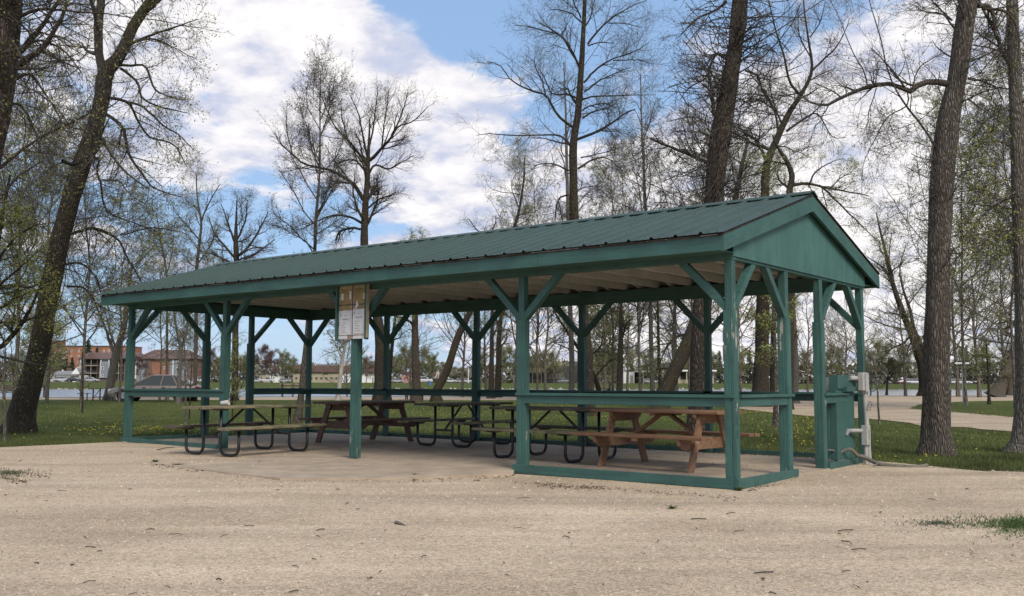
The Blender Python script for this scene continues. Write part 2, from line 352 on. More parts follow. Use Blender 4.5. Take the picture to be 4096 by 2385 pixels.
def ground_mat(name, dark, light, brown, scale=0.8, browns=(0.60, 0.75)):
    m = bpy.data.materials.new(name); m.use_nodes = True; nt = m.node_tree; b = nt.nodes['Principled BSDF']; b.inputs['Roughness'].default_value = 1.0
    b.inputs['Specular IOR Level'].default_value = 0.1
    tc = N(nt, 'ShaderNodeTexCoord')
    a = N(nt, 'ShaderNodeTexNoise', i_Scale=scale, i_Detail=8.0, i_Roughness=0.65); L(nt, tc.outputs['Object'], a.inputs['Vector'])
    f = N(nt, 'ShaderNodeTexNoise', i_Scale=26.0, i_Detail=5.0, i_Roughness=0.7); L(nt, tc.outputs['Object'], f.inputs['Vector'])
    p = N(nt, 'ShaderNodeTexNoise', i_Scale=0.33, i_Detail=6.0, i_Roughness=0.6); L(nt, tc.outputs['Object'], p.inputs['Vector'])
    s = MATH(nt, 'ADD', MATH(nt, 'MULTIPLY', a.outputs[0], 0.5), MATH(nt, 'MULTIPLY', f.outputs[0], 0.5))
    c = RAMP(nt, s, [(0.36, dark), (0.62, light)])
    c = MIX(nt, RAMP(nt, p.outputs[0], [(browns[0], (0, 0, 0)), (browns[1], (0.7, 0.7, 0.7))]), c, brown)
    L(nt, c, b.inputs['Base Color'])
    bp = N(nt, 'ShaderNodeBump', i_Strength=0.5, i_Distance=0.04); L(nt, f.outputs[0], bp.inputs['Height']); L(nt, bp.outputs[0], b.inputs['Normal'])
    return m
m_lawn = ground_mat('lawn_turf', (0.038, 0.055, 0.012), (0.100, 0.115, 0.030), (0.14, 0.13, 0.05))
tag(mesh_np('lawn', V, F, m_lawn, smooth=True), 'green lawn sheet carrying the park on both banks', kind='structure')
# river
wl = np.array([[tl(78, -160), tl(78, 160)], [tl(360, -460), tl(360, 460)]]).reshape(4, 2)
m_water = bpy.data.materials.new('river_water'); m_water.use_nodes = True; nt = m_water.node_tree; b = nt.nodes['Principled BSDF']
b.inputs['Base Color'].default_value = (0.10, 0.115, 0.13, 1); b.inputs['Roughness'].default_value = 0.16; b.inputs['Specular IOR Level'].default_value = 1.0
tc = N(nt, 'ShaderNodeTexCoord'); mp = N(nt, 'ShaderNodeMapping'); mp.inputs['Rotation'].default_value = (0, 0, -YAW); mp.inputs['Scale'].default_value = (0.5, 1.0, 1.0); L(nt, tc.outputs['Object'], mp.inputs[0])
wv = N(nt, 'ShaderNodeTexNoise', i_Scale=1.1, i_Detail=6.0, i_Roughness=0.7); L(nt, mp.outputs[0], wv.inputs['Vector'])
bp = N(nt, 'ShaderNodeBump', i_Strength=1.0, i_Distance=0.16); L(nt, wv.outputs[0], bp.inputs['Height']); L(nt, bp.outputs[0], b.inputs['Normal'])
tag(mesh_np('river', [(*wl[0], -0.82), (*wl[1], -0.82), (*wl[3], -0.82), (*wl[2], -0.82)], [(0, 1, 2, 3)], m_water), 'rippled pale blue river beyond the lawn', kind='structure')

# gravel lot
nn = 110
ks = (np.linspace(0, 1, nn)) ** 1.4
behind = np.array([tl(-14, s) for s in np.linspace(-34, 34, len(LOTB))])
V = []
for k in ks:
    p = LOTB * (1 - k) + behind * k
    z = gravel_z(p[:, 0], p[:, 1]) + (0.0 if k > 0 else -0.03)
    z = z + np.array([noise.noise(Vector((q[0] * 0.5, q[1] * 0.5, 0))) * 0.012 for q in p]) * (k > 0.02)
    V.append(np.c_[p, z])
V = np.concatenate(V); I = np.arange(len(V)).reshape(nn, len(LOTB)); F = np.stack([I[:-1, :-1], I[1:, :-1], I[1:, 1:], I[:-1, 1:]], -1).reshape(-1, 4)
def gravel_mat(name, k=1.0):
    m = bpy.data.materials.new(name); m.use_nodes = True; nt = m.node_tree; b = nt.nodes['Principled BSDF']; b.inputs['Roughness'].default_value = 0.95
    b.inputs['Specular IOR Level'].default_value = 0.2
    tc = N(nt, 'ShaderNodeTexCoord')
    big = N(nt, 'ShaderNodeTexNoise', i_Scale=0.45, i_Detail=7.0, i_Roughness=0.6); L(nt, tc.outputs['Object'], big.inputs['Vector'])
    m0 = N(nt, 'ShaderNodeMapping'); m0.inputs['Rotation'].default_value = (0, 0, -YAW); L(nt, tc.outputs['Object'], m0.inputs[0]); mp = N(nt, 'ShaderNodeMapping'); mp.inputs['Scale'].default_value = (0.16, 1.25, 1); L(nt, m0.outputs[0], mp.inputs[0])
    trk = N(nt, 'ShaderNodeTexNoise', i_Scale=1.1, i_Detail=6.0, i_Roughness=0.65); L(nt, mp.outputs[0], trk.inputs['Vector'])
    v = N(nt, 'ShaderNodeTexVoronoi', feature='F1', i_Scale=85.0); L(nt, tc.outputs['Object'], v.inputs['Vector'])
    v2 = N(nt, 'ShaderNodeTexVoronoi', feature='F1', i_Scale=38.0); L(nt, tc.outputs['Object'], v2.inputs['Vector'])
    fn = N(nt, 'ShaderNodeTexNoise', i_Scale=140.0, i_Detail=4.0, i_Roughness=0.8); L(nt, tc.outputs['Object'], fn.inputs['Vector'])
    c = RAMP(nt, big.outputs[0], [(0.35, tuple(x * k for x in (0.425, 0.330, 0.228))), (0.65, tuple(x * k for x in (0.58, 0.462, 0.33)))])
    c = MIX(nt, RAMP(nt, trk.outputs[0], [(0.38, (0, 0, 0)), (0.66, (0.62, 0.62, 0.62))]), c, tuple(x * k for x in (0.28, 0.214, 0.152)))
    grain = RAMP(nt, v.outputs['Color'], [(0.05, (0.50, 0.49, 0.48)), (0.5, (1.0, 1.0, 1.0)), (0.96, (1.5, 1.5, 1.5))])
    c = MIX(nt, 0.75, c, grain, 'MULTIPLY')
    g2 = RAMP(nt, v2.outputs['Color'], [(0.10, (0.66, 0.64, 0.62)), (0.4, (1, 1, 1)), (0.95, (1.25, 1.25, 1.25))])
    c = MIX(nt, 0.6, c, g2, 'MULTIPLY')
    c = MIX(nt, 0.5, c, RAMP(nt, fn.outputs[0], [(0.35, (0.6, 0.6, 0.6)), (0.65, (1.3, 1.3, 1.3))]), 'MULTIPLY')
    L(nt, c, b.inputs['Base Color'])
    h = MATH(nt, 'ADD', MATH(nt, 'MULTIPLY', v.outputs['Distance'], 0.6), MATH(nt, 'MULTIPLY', v2.outputs['Distance'], 0.5))
    bp = N(nt, 'ShaderNodeBump', i_Strength=0.5, i_Distance=0.012); bp.invert = True; L(nt, h, bp.inputs['Height']); L(nt, bp.outputs[0], b.inputs['Normal'])
    return m
m_gravel = gravel_mat('crushed_limestone')
tag(mesh_np('gravel_lot', V, F, m_gravel, smooth=True), 'pale crushed stone lot in the foreground', kind='structure')

def sheet(name, poly, z, m, label, wob=0.3, step=0.6, seed=0, pix=True):
    P = [np.array(gp(*p)[:2]) if pix else np.array(p) for p in poly]; out = []
    for i in range(len(P)):
        a, b_ = P[i], P[(i + 1) % len(P)]; d = np.linalg.norm(b_ - a); k = max(1, min(60, int(d / step)))
        for j in range(k):
            p = a + (b_ - a) * j / k
            nrm = np.array([-(b_ - a)[1], (b_ - a)[0]]) / max(d, 1e-6)
            out.append(p + nrm * noise.noise(Vector((p[0] * 0.9, p[1] * 0.9, seed))) * wob)
    me = bpy.data.meshes.new(name); me.from_pydata([(p[0], p[1], z) for p in out], [], [tuple(range(len(out)))])
    bm = bmesh.new(); bm.from_mesh(me); bmesh.ops.triangulate(bm, faces=bm.faces); bmesh.ops.recalc_face_normals(bm, faces=bm.faces)
    for f in bm.faces:
        if f.normal.z < 0: f.normal_flip()
    bm.to_mesh(me); bm.free(); me.materials.append(m)
    return tag(link(bpy.data.objects.new(name, me)), label, kind='structure')
m_road = gravel_mat('dusty_road', 0.88)
def arc(u0, u1, tfun, n=40):
    return [(tl(tfun((u - 2048) / FPX), tfun((u - 2048) / FPX) * (u - 2048) / FPX)) for u in np.linspace(u0, u1, n)]
near_e = lambda a: 61.5 + 4.0 * (a + 0.5)
far_e = lambda a: 79.5 + 23 * a
sheet('park_road', arc(-2500, 6500, near_e) + arc(6500, -2500, far_e), -.021, m_road, 'pinkish dirt road along the river bank', 0.5, 1.5, 3, pix=False)
sheet('gravel_lane', [(2860, 1612), (3000, 1640), (3160, 1655), (3300, 1668), (3460, 1672), (3580, 1684), (3693, 1700), (3850, 1708), (4051, 1723), (4500, 1760), (5200, 1800), (5200, 1598), (3300, 1598)], -.013, m_road, 'dirt lane curving off the park road', 0.35, 0.8, 5)
sheet('grass_island', [(3640, 1634), (3668, 1618), (3740, 1611), (3900, 1604), (4063, 1602), (4500, 1600), (5000, 1604), (5000, 1720), (4500, 1700), (4060, 1668), (3860, 1650), (3700, 1639)], -.006, m_lawn, 'grass island between the lane and the road', 0.3, 0.8, 8)
# the far road with its pale kerb
fr0 = lambda a: far_shore(a) + 4.0
fr1 = lambda a: far_shore(a) + 12.0
m_asph = mat('grey_asphalt', (0.16, 0.155, 0.15), 0.9, 0.15, 0.5)
def strip(name, t0, t1, z, m, label, u0=-3000, u1=7000, n=120):
    V = []
    for u in np.linspace(u0, u1, n):
        a = (u - 2048) / FPX
        for tt in (t0(a), t1(a)): x, y = tl(tt, tt * a); V.append((x, y, z))
    F = [(2 * i, 2 * i + 2, 2 * i + 3, 2 * i + 1) for i in range(n - 1)]
    return tag(mesh_np(name, V, F, m), label, kind='structure')
strip('far_road', fr0, fr1, 1.035, m_asph, 'grey riverside road on the far bank')
strip('far_path', lambda a: far_shore(a) + 0.2, lambda a: far_shore(a) + 2.6, 1.03, mat('pale_path', (0.46, 0.43, 0.38), 0.9, 0.1, 0.5), 'pale footpath along the far bank')

# ------------------------------------------------------------------ the picnic shelter
s, XB, XC, XD, XE = 0.112, 2.9705, 6.2207, 9.3658, 12.2929
YF, YG, DW, YAF, YAG = 1.5036, 2.6749, 4.449, 1.6706, 2.7558
H_S, ZC, ZB = 0.070, 0.985, 2.50
XL, XR, OY = -0.209, 12.47, 0.414
XB5 = [XE * i / 5 for i in range(6)]
YM = DW / 2
SH = empty('picnic_shelter', (0, 0, 0), 0, 'open green timber picnic shelter with a ribbed metal gable roof', 'shelter')
# slab
poly = [gp(u, v)[:2] for u, v in [(612, 1852), (845, 1875), (1121, 1906), (1640, 1904), (1870, 1893), (2052, 1886)]]
pl = [(-0.02, -0.02)] + [tuple(p) for p in poly] + [(9.34, -0.02), (12.44, -0.02), (12.44, 4.47), (-0.02, 4.47)]
me = bpy.data.meshes.new('slab')
out = []
for i in range(len(pl)):
    a = Vector(pl[i]); b_ = Vector(pl[(i + 1) % len(pl)]); d = (b_ - a).length; k = max(1, int(d / 0.25)); ap = 0 < i < 6
    nrm = Vector((-(b_ - a).y, (b_ - a).x)).normalized()
    for j in range(k):
        p = a.lerp(b_, j / k); out.append(p + nrm * (noise.noise(Vector((p.x * 2, p.y * 2, 0))) * 0.06 if (ap or i == 0) and j else 0))
nb = len(out); vs = [(p.x, p.y, 0.0 if p.y > -0.2 else -0.022) for p in out] + [(p.x, p.y, -0.13) for p in out]
MB().add(vs, [tuple(range(nb))] + [(i, (i + 1) % nb, (i + 1) % nb + nb, i + nb) for i in range(nb)]).build('concrete_slab', m_concrete, SH)

def post(x, y, clad=True, worn=False, top=ZB, name='post', z0=0.0):
    m = m_paint_worn if worn else m_paint_post
    o = MB().box((x + .008, y + .008, z0), (x + s - .008, y + s - .008, top), 0, .006).build('post', m, SH)
    if clad:
        z1 = 1.93
        # boards fixed on two faces of the lower part
        MB().box((x - .006, y - .012, z0 + .001), (x + s * 0.68, y + .005, z1), 0, .004).box((x + s * 0.70, y - .006, z0 + .001), (x + s + .004, y + .006, z1 - .005), 0, .003).build('cladding_board', m, o)
        MB().box((x + s - .010, y + .012, z0 + .001), (x + s + .008, y + s - .002, z1), 0, .004).build('cladding_board', m, o)
    return o
def brace(p, q, w=0.085, d=0.085):
    # a square knee brace with plumb and level cut ends, p on the post, q under the beam, both in one vertical plane
    p = Vector(p); q = Vector(q); h = Vector((q.x - p.x, q.y - p.y, 0)); run = h.length; h.normalize(); sd_ = Vector((-h.y, h.x, 0))
    e = d * 1.38; A = [(0, -e / 2), (0, e / 2), (run - e / 2, q.z - p.z), (run + e / 2, q.z - p.z)]
    vs = []
    for k in (-1, 1):
        for a, z in A: vs.append(p + h * a + Vector((0, 0, z)) + sd_ * (k * w / 2))
    return MB().add(vs, [(0, 1, 2, 3), (7, 6, 5, 4), (0, 4, 5, 1), (1, 5, 6, 2), (2, 6, 7, 3), (3, 7, 4, 0)]).build('brace', m_paint, SH)
ZP, RUN = 1.97, 0.53
fx = [0, XB, XC, XD, XE]
for i, x in enumerate(fx):
    post(x, 0, True, i in (2, 4), z0=0.0)
    for sg in (-1, 1):
        if (i == 0 and sg < 0) or (i == 4 and sg > 0): continue
        xs = x + (s - .006 if sg > 0 else .006); brace((xs, s / 2, ZP), (xs + sg * RUN, s / 2, ZB))
for i, x in enumerate(XB5):
    post(x, DW - s, i in (2, 3))
    for sg in (-1, 1):
        if (i == 0 and sg < 0) or (i == 5 and sg > 0): continue
        xs = x + (s - .006 if sg > 0 else .006); brace((xs, DW - s / 2, ZP), (xs + sg * RUN, DW - s / 2, ZB))
for x, ys in ((0, (YAF, YAG)), (XE, (YF, YG))):
    for k, y in enumerate(ys): post(x, y, True, x > 1)
    runs = [(0 + s, 1), (ys[0] , -1), (ys[1] + s, 1), (DW - s, -1)]
    for y, sg in runs: brace((x + s / 2, y - sg * .006, ZP), (x + s / 2, y + sg * 0.50, ZB))
# beams (in two lengths, with a joint)
def part(name, a, b, m, bev=0.005): return MB().box(a, b, 0, bev).build(name, m, SH)
for y0, y1 in ((0.006, s - .006), (DW - s + .006, DW - .006)):
    part('beam', (0.0, y0, ZB), (XC + s / 2 - .002, y1, ZB + .215), m_paint); part('beam', (XC + s / 2 + .002, y0, ZB), (XE + s, y1, ZB + .215), m_paint)
for x in (0.006, XE + .006): part('beam', (x, s, ZB + .001), (x + s - .012, DW - s, ZB + .20), m_paint)
# rails and their caps
def rail(a, b):
    # a, b: outer corners in plan; board below, flat cap above
    (x0, y0), (x1, y1) = a, b
    if abs(y0 - y1) < 1e-6:
        sy = -1 if y0 < 1 else 1; yo = 0 if sy < 0 else DW
        part('rail', (x0 + s, yo + (-.004 if sy < 0 else -.045), ZC - .135), (x1, yo + (.045 if sy < 0 else .004), ZC - .037), m_paint)
        part('rail_cap', (x0 - .01, yo + (-.036 if sy < 0 else -.115), ZC - .036), (x1 + s + .006, yo + (.115 if sy < 0 else .036), ZC), m_paint)
    else:
        sx = -1 if x0 < 1 else 1; xo = 0 if sx < 0 else XE + s
        part('rail', (xo + (-.004 if sx < 0 else -.045), y0 + s, ZC - .135), (xo + (.045 if sx < 0 else .004), y1, ZC - .037), m_paint)
        part('rail_cap', (xo + (-.036 if sx < 0 else -.115), y0 - .01 if y0 > .1 else y0 + .12, ZC - .036), (xo + (.115 if sx < 0 else .036), y1 + s + .03 if y1 < 4 else y1 - .12, ZC + .0005), m_paint)
rail((0, 0), (XB, 0)); rail((XD, 0), (XE, 0))
for i in range(5): rail((XB5[i], DW), (XB5[i + 1], DW))
rail((0, 0), (0, YAF)); rail((0, YAG), (0, DW - s))
rail((XE, 0), (XE, YF)); 
part('rail', (XE + s - .045, YG + s, ZC - .135), (XE + s + .004, 3.50, ZC - .037), m_paint); part('rail_cap', (XE + s - .115, YG + .04, ZC - .036), (XE + s + .036, 3.60, ZC), m_paint)
# kick boards round the floor
T = .040
part('kick_board', (-.03, -T, -.02), (XB + .0, -.013, H_S - .005), m_paint); part('kick_board', (XD - .035, -T - .012, -.045), (XE + s + .006, -.013, H_S), m_paint)
part('kick_board', (-T, -.010, -.01), (-.010, YAF + .1, H_S - .003), m_paint); part('kick_board', (-T, YAG, -.01), (-.010, DW + .02, H_S - .003), m_paint)
part('kick_board', (XE + s + .010, -T - .010, -.045), (XE + s + T + .012, YF + s + .05, H_S - .003), m_paint); part('kick_board', (XE + s + .010, YG + s * .9, -.03), (XE + s + T, 4.10, H_S), m_paint)
for i in range(5): part('kick_board', (XB5[i] + .004, DW + .001, -.02), (XB5[i + 1] - .004, DW + .036, H_S), m_paint)
# ceiling joists, lapped in the middle, and rafters
zt = lambda y: 2.716 + (min(y, DW - y) + OY) * (0.3127)      # underside of the roof deck
for i in range(20):
    x = 0.36 + i * 0.61
    part('ceiling_joist', (x, .012, ZB + .217), (x + .038, YM + .32, ZB + .335), m_cream); part('ceiling_joist', (x + .040, YM - .32, ZB + .219), (x + .078, DW - .012, ZB + .337), m_cream)
for i in range(21):
    x = 0.02 + i * 0.612
    for sg in (0, 1):
        y0 = -OY + .04; P = [(y0, zt(y0) - .13), (y0, zt(y0) - .002), (YM - .01, zt(YM) - .002), (YM - .01, zt(YM) - .13)]
        if sg: P = [(DW - a, z) for a, z in P]
        MB().prism(P, 0, x, x + .038).build('rafter', m_cream, SH)
for sg in (0, 1):
    y0 = -OY + .01; P = [(y0, zt(y0)), (y0, zt(y0) + .014), (YM, zt(YM) + .014), (YM, zt(YM))]
    if sg: P = [(DW - a, z) for a, z in P]
    MB().prism(P, 0, XL + .05, XR - .05).build('roof_deck', m_cream, SH)
# fascia in lengths, soffit strip, rotten edge board above it
ZF0, ZF1 = 2.5515, 2.7052
cuts = [XL, 2.2, 4.35, 7.4, 10.0, XR]
for k in range(5):
    dz = [(0, .004), (.004, 0), (-.003, .002), (.003, -.002), (0, 0)][k]
    for y0, y1, f in ((-OY, -OY + .036, 1), (DW + OY - .036, DW + OY, 0)):
        P = [(cuts[k] + .002 * f, ZF0 + dz[0]), (cuts[k + 1] - .002 * f, ZF0 + dz[1]), (cuts[k + 1] - .002 * f, ZF1), (cuts[k] + .002 * f, ZF1)]
        vs = [(x, y, z) for y in (y0, y1) for x, z in P]
        MB().add(vs, [(0, 1, 2, 3), (7, 6, 5, 4), (0, 4, 5, 1), (1, 5, 6, 2), (2, 6, 7, 3), (3, 7, 4, 0)]).build('fascia', m_paint, SH)
for y0, y1 in ((-OY + .006, -OY + .03), (DW + OY - .03, DW + OY - .006)):
    x = XL; edge = MB()
    while x < XR - .02:
        w = random.uniform(.12, .5); x2 = min(x + w, XR); edge.box((x, y0 - random.uniform(0, .008), ZF1 + .001), (x2 - random.uniform(0, .03), y1, ZF1 + random.uniform(.018, .032))); x = x2
    edge.build('roof_edge_board', m_rot, SH)
for y0, y1 in ((-OY + .037, -.001), (DW + .001, DW + OY - .037)): part('soffit', (XL + .04, y0, ZF0 + .012), (XR - .04, y1, ZF0 + .022), m_paint, 0)
# gable boards
slope = (3.5298 - ZF1) / (YM + OY)
for X0, X1 in ((XR - .001, XR + .038), (XL - .038, XL + .001)):
    for sg in (0, 1):
        P = [(-OY, ZF0 - .003), (-OY, ZF1 + .01), (YM - .001, 3.5398), (YM - .001, 3.345)]
        P[0] = (-OY, ZF0 - .01)
        if sg: P = [(DW - a, z) for a, z in P]
        MB().prism(P, 0, X0, X1).build('rake_board', m_paint, SH)
        P2 = [(-OY, ZF1 + .012), (-OY, ZF1 + .036), (YM - .001, 3.566), (YM - .001, 3.542)]
        if sg: P2 = [(DW - a, z) for a, z in P2]
        MB().prism(P2, 0, X0 + .004, X1 - .006).build('rake_edge_board', m_rot, SH)
zr_ = lambda y: 3.34 - abs(y - YM) * (3.345 - ZF0) / (YM + OY) 
for X0, X1 in ((XE + s + .001, XE + s + .016), (-.016, -.001)):
    sp = [0.0, 1.22, 2.44, 3.66, DW]
    for a, b_ in zip(sp[:-1], sp[1:]):
        ys = [a + .0015, b_ - .0015]; top = [(b_ - .0015, zr_(b_) + .06), (a + .0015, zr_(a) + .06)]
        if a < YM < b_: top = [(b_ - .0015, zr_(b_) + .06), (YM, zr_(YM) + .06), (a + .0015, zr_(a) + .06)]
        MB().prism([(ys[0], 2.536), (ys[1], 2.536)] + top, 0, X0, X1).build('gable_panel', m_paint_sheet, SH)
# roof panels: one ribbed sheet each
def panel_profile(w):
    P = []; pitch = w / 3
    for k in range(3):
        x = k * pitch
        P += [(x, 0), (x + .020, .024), (x + .040, .024), (x + .058, 0)]
        for q in (0.42, 0.70): P += [(x + pitch * q - .012, 0), (x + pitch * q, .006), (x + pitch * q + .012, 0)]
    P.append((w, 0)); return P
def roof_mesh(w, L_):
    P = panel_profile(w); V = []; n = len(P)
    for j, yy in enumerate((0, L_)):
        for x, z in P: V.append((x, yy, z))
    for x, z in P: V.append((x, 0, z - .003))
    F = [(i, i + 1, n + i + 1, n + i) for i in range(n - 1)] + [(2 * n + i, 2 * n + i + 1, i + 1, i) for i in range(n - 1)]
    return MB().add(V, F)
NPAN = 14; PW = (XR - XL + .10) / NPAN
SLEN = math.hypot(YM + OY + .045, (YM + OY + .045) * slope) - .03; ang = math.atan(slope)
rp = roof_mesh(PW + .012, SLEN).build('roof_panel', m_roof, SH)
for k in range(NPAN):
    for sg in (0, 1):
        o = rp if (k == 0 and sg == 0) else rp.copy()
        if o is not rp: link(o, SH)
        x = XL - .05 + k * PW; z = ZF1 + .034 + (k % 2) * .002; j = random.uniform(-.008, .008)
        if sg == 0: o.location = (x, -OY - .045 + j, z); o.rotation_euler = (ang + random.uniform(-.0006, .0006), random.uniform(-.001, .001), 0)
        else: o.location = (x + PW + .006, DW + OY + .045 + j, z); o.rotation_euler = (ang, 0, math.pi)
sc = MB()
for k in range(NPAN * 3):
    x = XL - .05 + (k + .5) * PW / 3 + .03
    for d in (.12, .75, 1.4, 2.05, 2.6):
        y = -OY - .045 + d * math.cos(ang); z = ZF1 + .036 + d * math.sin(ang); sc.lathe([(.008, 0), (.007, .008)], (x, y, z), 2, 6)
tag(sc.build('roof_screws', m_rot, SH), kind='stuff')
zr0 = ZF1 + .034 + (YM + OY + .045) * slope
P = [(YM - .15, zr0 - .15 * slope + .018), (YM - .15, zr0 - .15 * slope + .030), (YM - .02, zr0 + .036), (YM + .02, zr0 + .036), (YM + .15, zr0 - .15 * slope + .030), (YM + .15, zr0 - .15 * slope + .018), (YM + .02, zr0 + .026), (YM - .02, zr0 + .026)]
for k in range(4):
    a = XL - .05 + (XR - XL + .1) * k / 4; b_ = XL - .05 + (XR - XL + .1) * (k + 1) / 4
    MB().prism([(y, z + (.002 if k % 2 else 0)) for y, z in P], 0, a + .001, b_ + .02 * (k < 3)).build('ridge_cap', m_roof, SH)
# a patch let into the near corner post
part('repair_block', (XE + s + .008, .03, .66), (XE + s + .018, .075, .74), m_paint)
part('repair_block', (XE + s + .008, .035, .52), (XE + s + .016, .075, .60), m_paint_worn)

# ------------------------------------------------------------------ notice board
NB = empty('notice_board', (6.275, -.02, 1.765), 0, 'plywood notice board with two RESERVED sheets high on the third front post', 'notice board')
bw, bh = 0.60, 0.80
MB().box((-bw / 2, -.022, 0), (bw / 2, -.004, bh)).build('backboard', m_oldwood, NB)
for a, b_ in (((-bw / 2 - .03, -.075, -.02), (-bw / 2, .0, bh + .03)), ((bw / 2, -.075, -.02), (bw / 2 + .03, .0, bh + .03)), ((-bw / 2, -.075, bh + .001), (bw / 2, 0, bh + .03))):
    MB().box(a, b_, 0, .004).build('frame', m_paint, NB)
MB().box((bw / 2 + .031, -.06, .01), (bw / 2 + .043, -.01, bh + .02)).build('side_strip', m_oldwood, NB)
MB().box((-.006, -.030, .04), (.006, -.0225, bh - .01)).build('divider', m_rot, NB); MB().box((-bw / 2 + .01, -.031, .505), (bw / 2 - .01, -.0305 + .008, .517)).build('divider', m_rot, NB)
for cx in (-.15, .15):
    MB().box((cx - .118, -.0245, .40), (cx + .118, -.0225, .755)).build('yellowed_backing', m_yellowpaper, NB)
def torn(cx, cz, w, h, y, seed, n=7):
    rr = random.Random(seed); pts = []
    for (ax, az, bx, bz) in ((-1, -1, 1, -1), (1, -1, 1, 1), (1, 1, -1, 1), (-1, 1, -1, -1)):
        for k in range(n): 
            f = k / n; pts.append((cx + (ax + (bx - ax) * f) * w / 2 + rr.uniform(-.12, .06) * min(w, h) * .3, cz + (az + (bz - az) * f) * h / 2 + rr.uniform(-.1, .05) * min(w, h) * .3))
    return MB().prism(pts, 1, y, y + .0012)
for k, (cx, cz, w, h) in enumerate([(-.15, .245, .285, .37), (.155, .25, .285, .38), (-.2, .025, .2, .05), (.15, .02, .26, .045), (-.225, .64, .05, .10), (-.05, .66, .04, .12), (.11, .52, .07, .0), (.25, .63, .03, .09), (-.24, .40, .05, .05), (-.03, .40, .04, .05), (.27, .37, .05, .12)]):
    if h: torn(cx, cz, w, h, -.0275 - k * .0004, 40 + k).build('paper_scrap', m_paper, NB)
MB().prism([(.045, .40), (.135, .50), (.10, .575), (.075, .49)], 1, -.034, -.0325).build('paper_scrap', m_paper, NB)
def text(body, size, loc, parent, m, rot=(math.pi / 2, 0, 0), name='lettering', align='CENTER'):
    cu = bpy.data.curves.new(name, 'FONT'); cu.body = body; cu.size = size; cu.align_x = align; cu.extrude = .0003; cu.materials.append(m)
    tmp = bpy.data.objects.new(name, cu); COL.objects.link(tmp); me = bpy.data.meshes.new_from_object(tmp); bpy.data.objects.remove(tmp)
    o = link(bpy.data.objects.new(name, me), parent); o.location = loc; o.rotation_euler = rot; return o
for cx, cz in ((-.145, .225), (.150, .245)):
    sh = MB().box((cx - .118, -.0345, cz - .165), (cx + .112, -.0335, cz + .17)).build('notice_sheet', m_paper, NB)
    text('RESERVED', .034, (cx, -.0352, cz + .058), sh, m_ink)
    b2 = MB(); b2.box((cx - .105, -.0352, cz + .115), (cx - .092, -.0347, cz + .155)); b2.box((cx - .03, -.0352, cz + .128), (cx + .04, -.0347, cz + .133))
    for k, (w, o_) in enumerate(((.10, 0), (.06, 0), (.10, 0), (.085, 0), (.115, 0))): z = cz + .012 - k * .036; b2.box((cx - .09, -.0352, z), (cx - .09 + w, -.0347, z + .0055))
    tag(b2.build('printed_lines', m_ink, sh), kind='stuff')

# ------------------------------------------------------------------ electrical cabinet and conduits at the far gable corner
EC = empty('electrical_cabinet', (XE + s, 3.21, 0), 0, 'green plywood electrical cabinet with grey conduits at the right rear corner post', 'cabinet')
MB().box((-.10, -.02, .075), (.0, .68, 1.23), 0, .005).build('back_panel', m_paint, EC)
MB().box((-.22, -.03, .08), (-.101, .18, 1.0), 0, .005).build('side_board', m_paint, EC)
MB().box((-.33, .42, .28), (-.235, .68, 1.20), 0, .01).build('meter_box', m_greybox, EC)
MB().box((.001, .20, 1.0), (.07, .62, 1.07), 0, .006).build('wood_block', m_paint, EC)
MB().box((.001, -.02, 1.04), (.022, .72, 1.225), 0, .004).build('upper_panel', m_paint, EC)
body = MB().tube([(.13, .64, 1.25), (.13, .66, 1.10), (.14, .70, .985)], [.062, .066, .05], 10); body.box((.07, .58, 1.02), (.19, .72, 1.27), 0, .03)
cb = body.build('conduit_elbow', m_pvc, EC); MB().box((.191, .60, 1.0), (.197, .74, 1.26), 0, .002).build('cover_plate', m_pvc, cb)
MB().tube([(.07, .60, 1.19), (.03, .42, 1.19)], .032, 12).build('conduit', m_pvc, EC)
MB().tube([(.14, .70, 1.0), (.15, .74, .5), (.16, .78, -.03)], .033, 12).build('conduit', m_pvc, EC)
MB().box((.11, .60, .26), (.20, .74, .53), 0, .008).build('junction_box', m_greybox if False else m_pvc, EC)
MB().box((.201, .645, .34), (.203, .695, .46)).build('box_label', m_greybox, EC)
MB().tube([(.12, .62, .455), (.03, .40, .46)], .028, 12).build('conduit', m_pvc, EC)
MB().tube([(.03, .42, .46), (.01, .36, .46), (-.01, .33, .40)], [.03, .034, .03], 10).build('conduit_bend', m_greybox, EC)
MB().tube([(.15, .66, .27), (.15, .67, -.03)], .028, 12).build('conduit', m_pvc, EC)
ck = MB()
for k in range(3):
    c = Vector((.20 + k * .006, .73, .80 + k * .012)); R_ = .062 - .008 * k
    ck.tube([c + Vector((.012 * math.sin(a * 3 + k), math.cos(a) * R_, math.sin(a) * R_)) for a in np.linspace(0, 2 * math.pi, 17)], .0045, 5, cap=False)
ck.build('coiled_cable', m_greybox, EC)
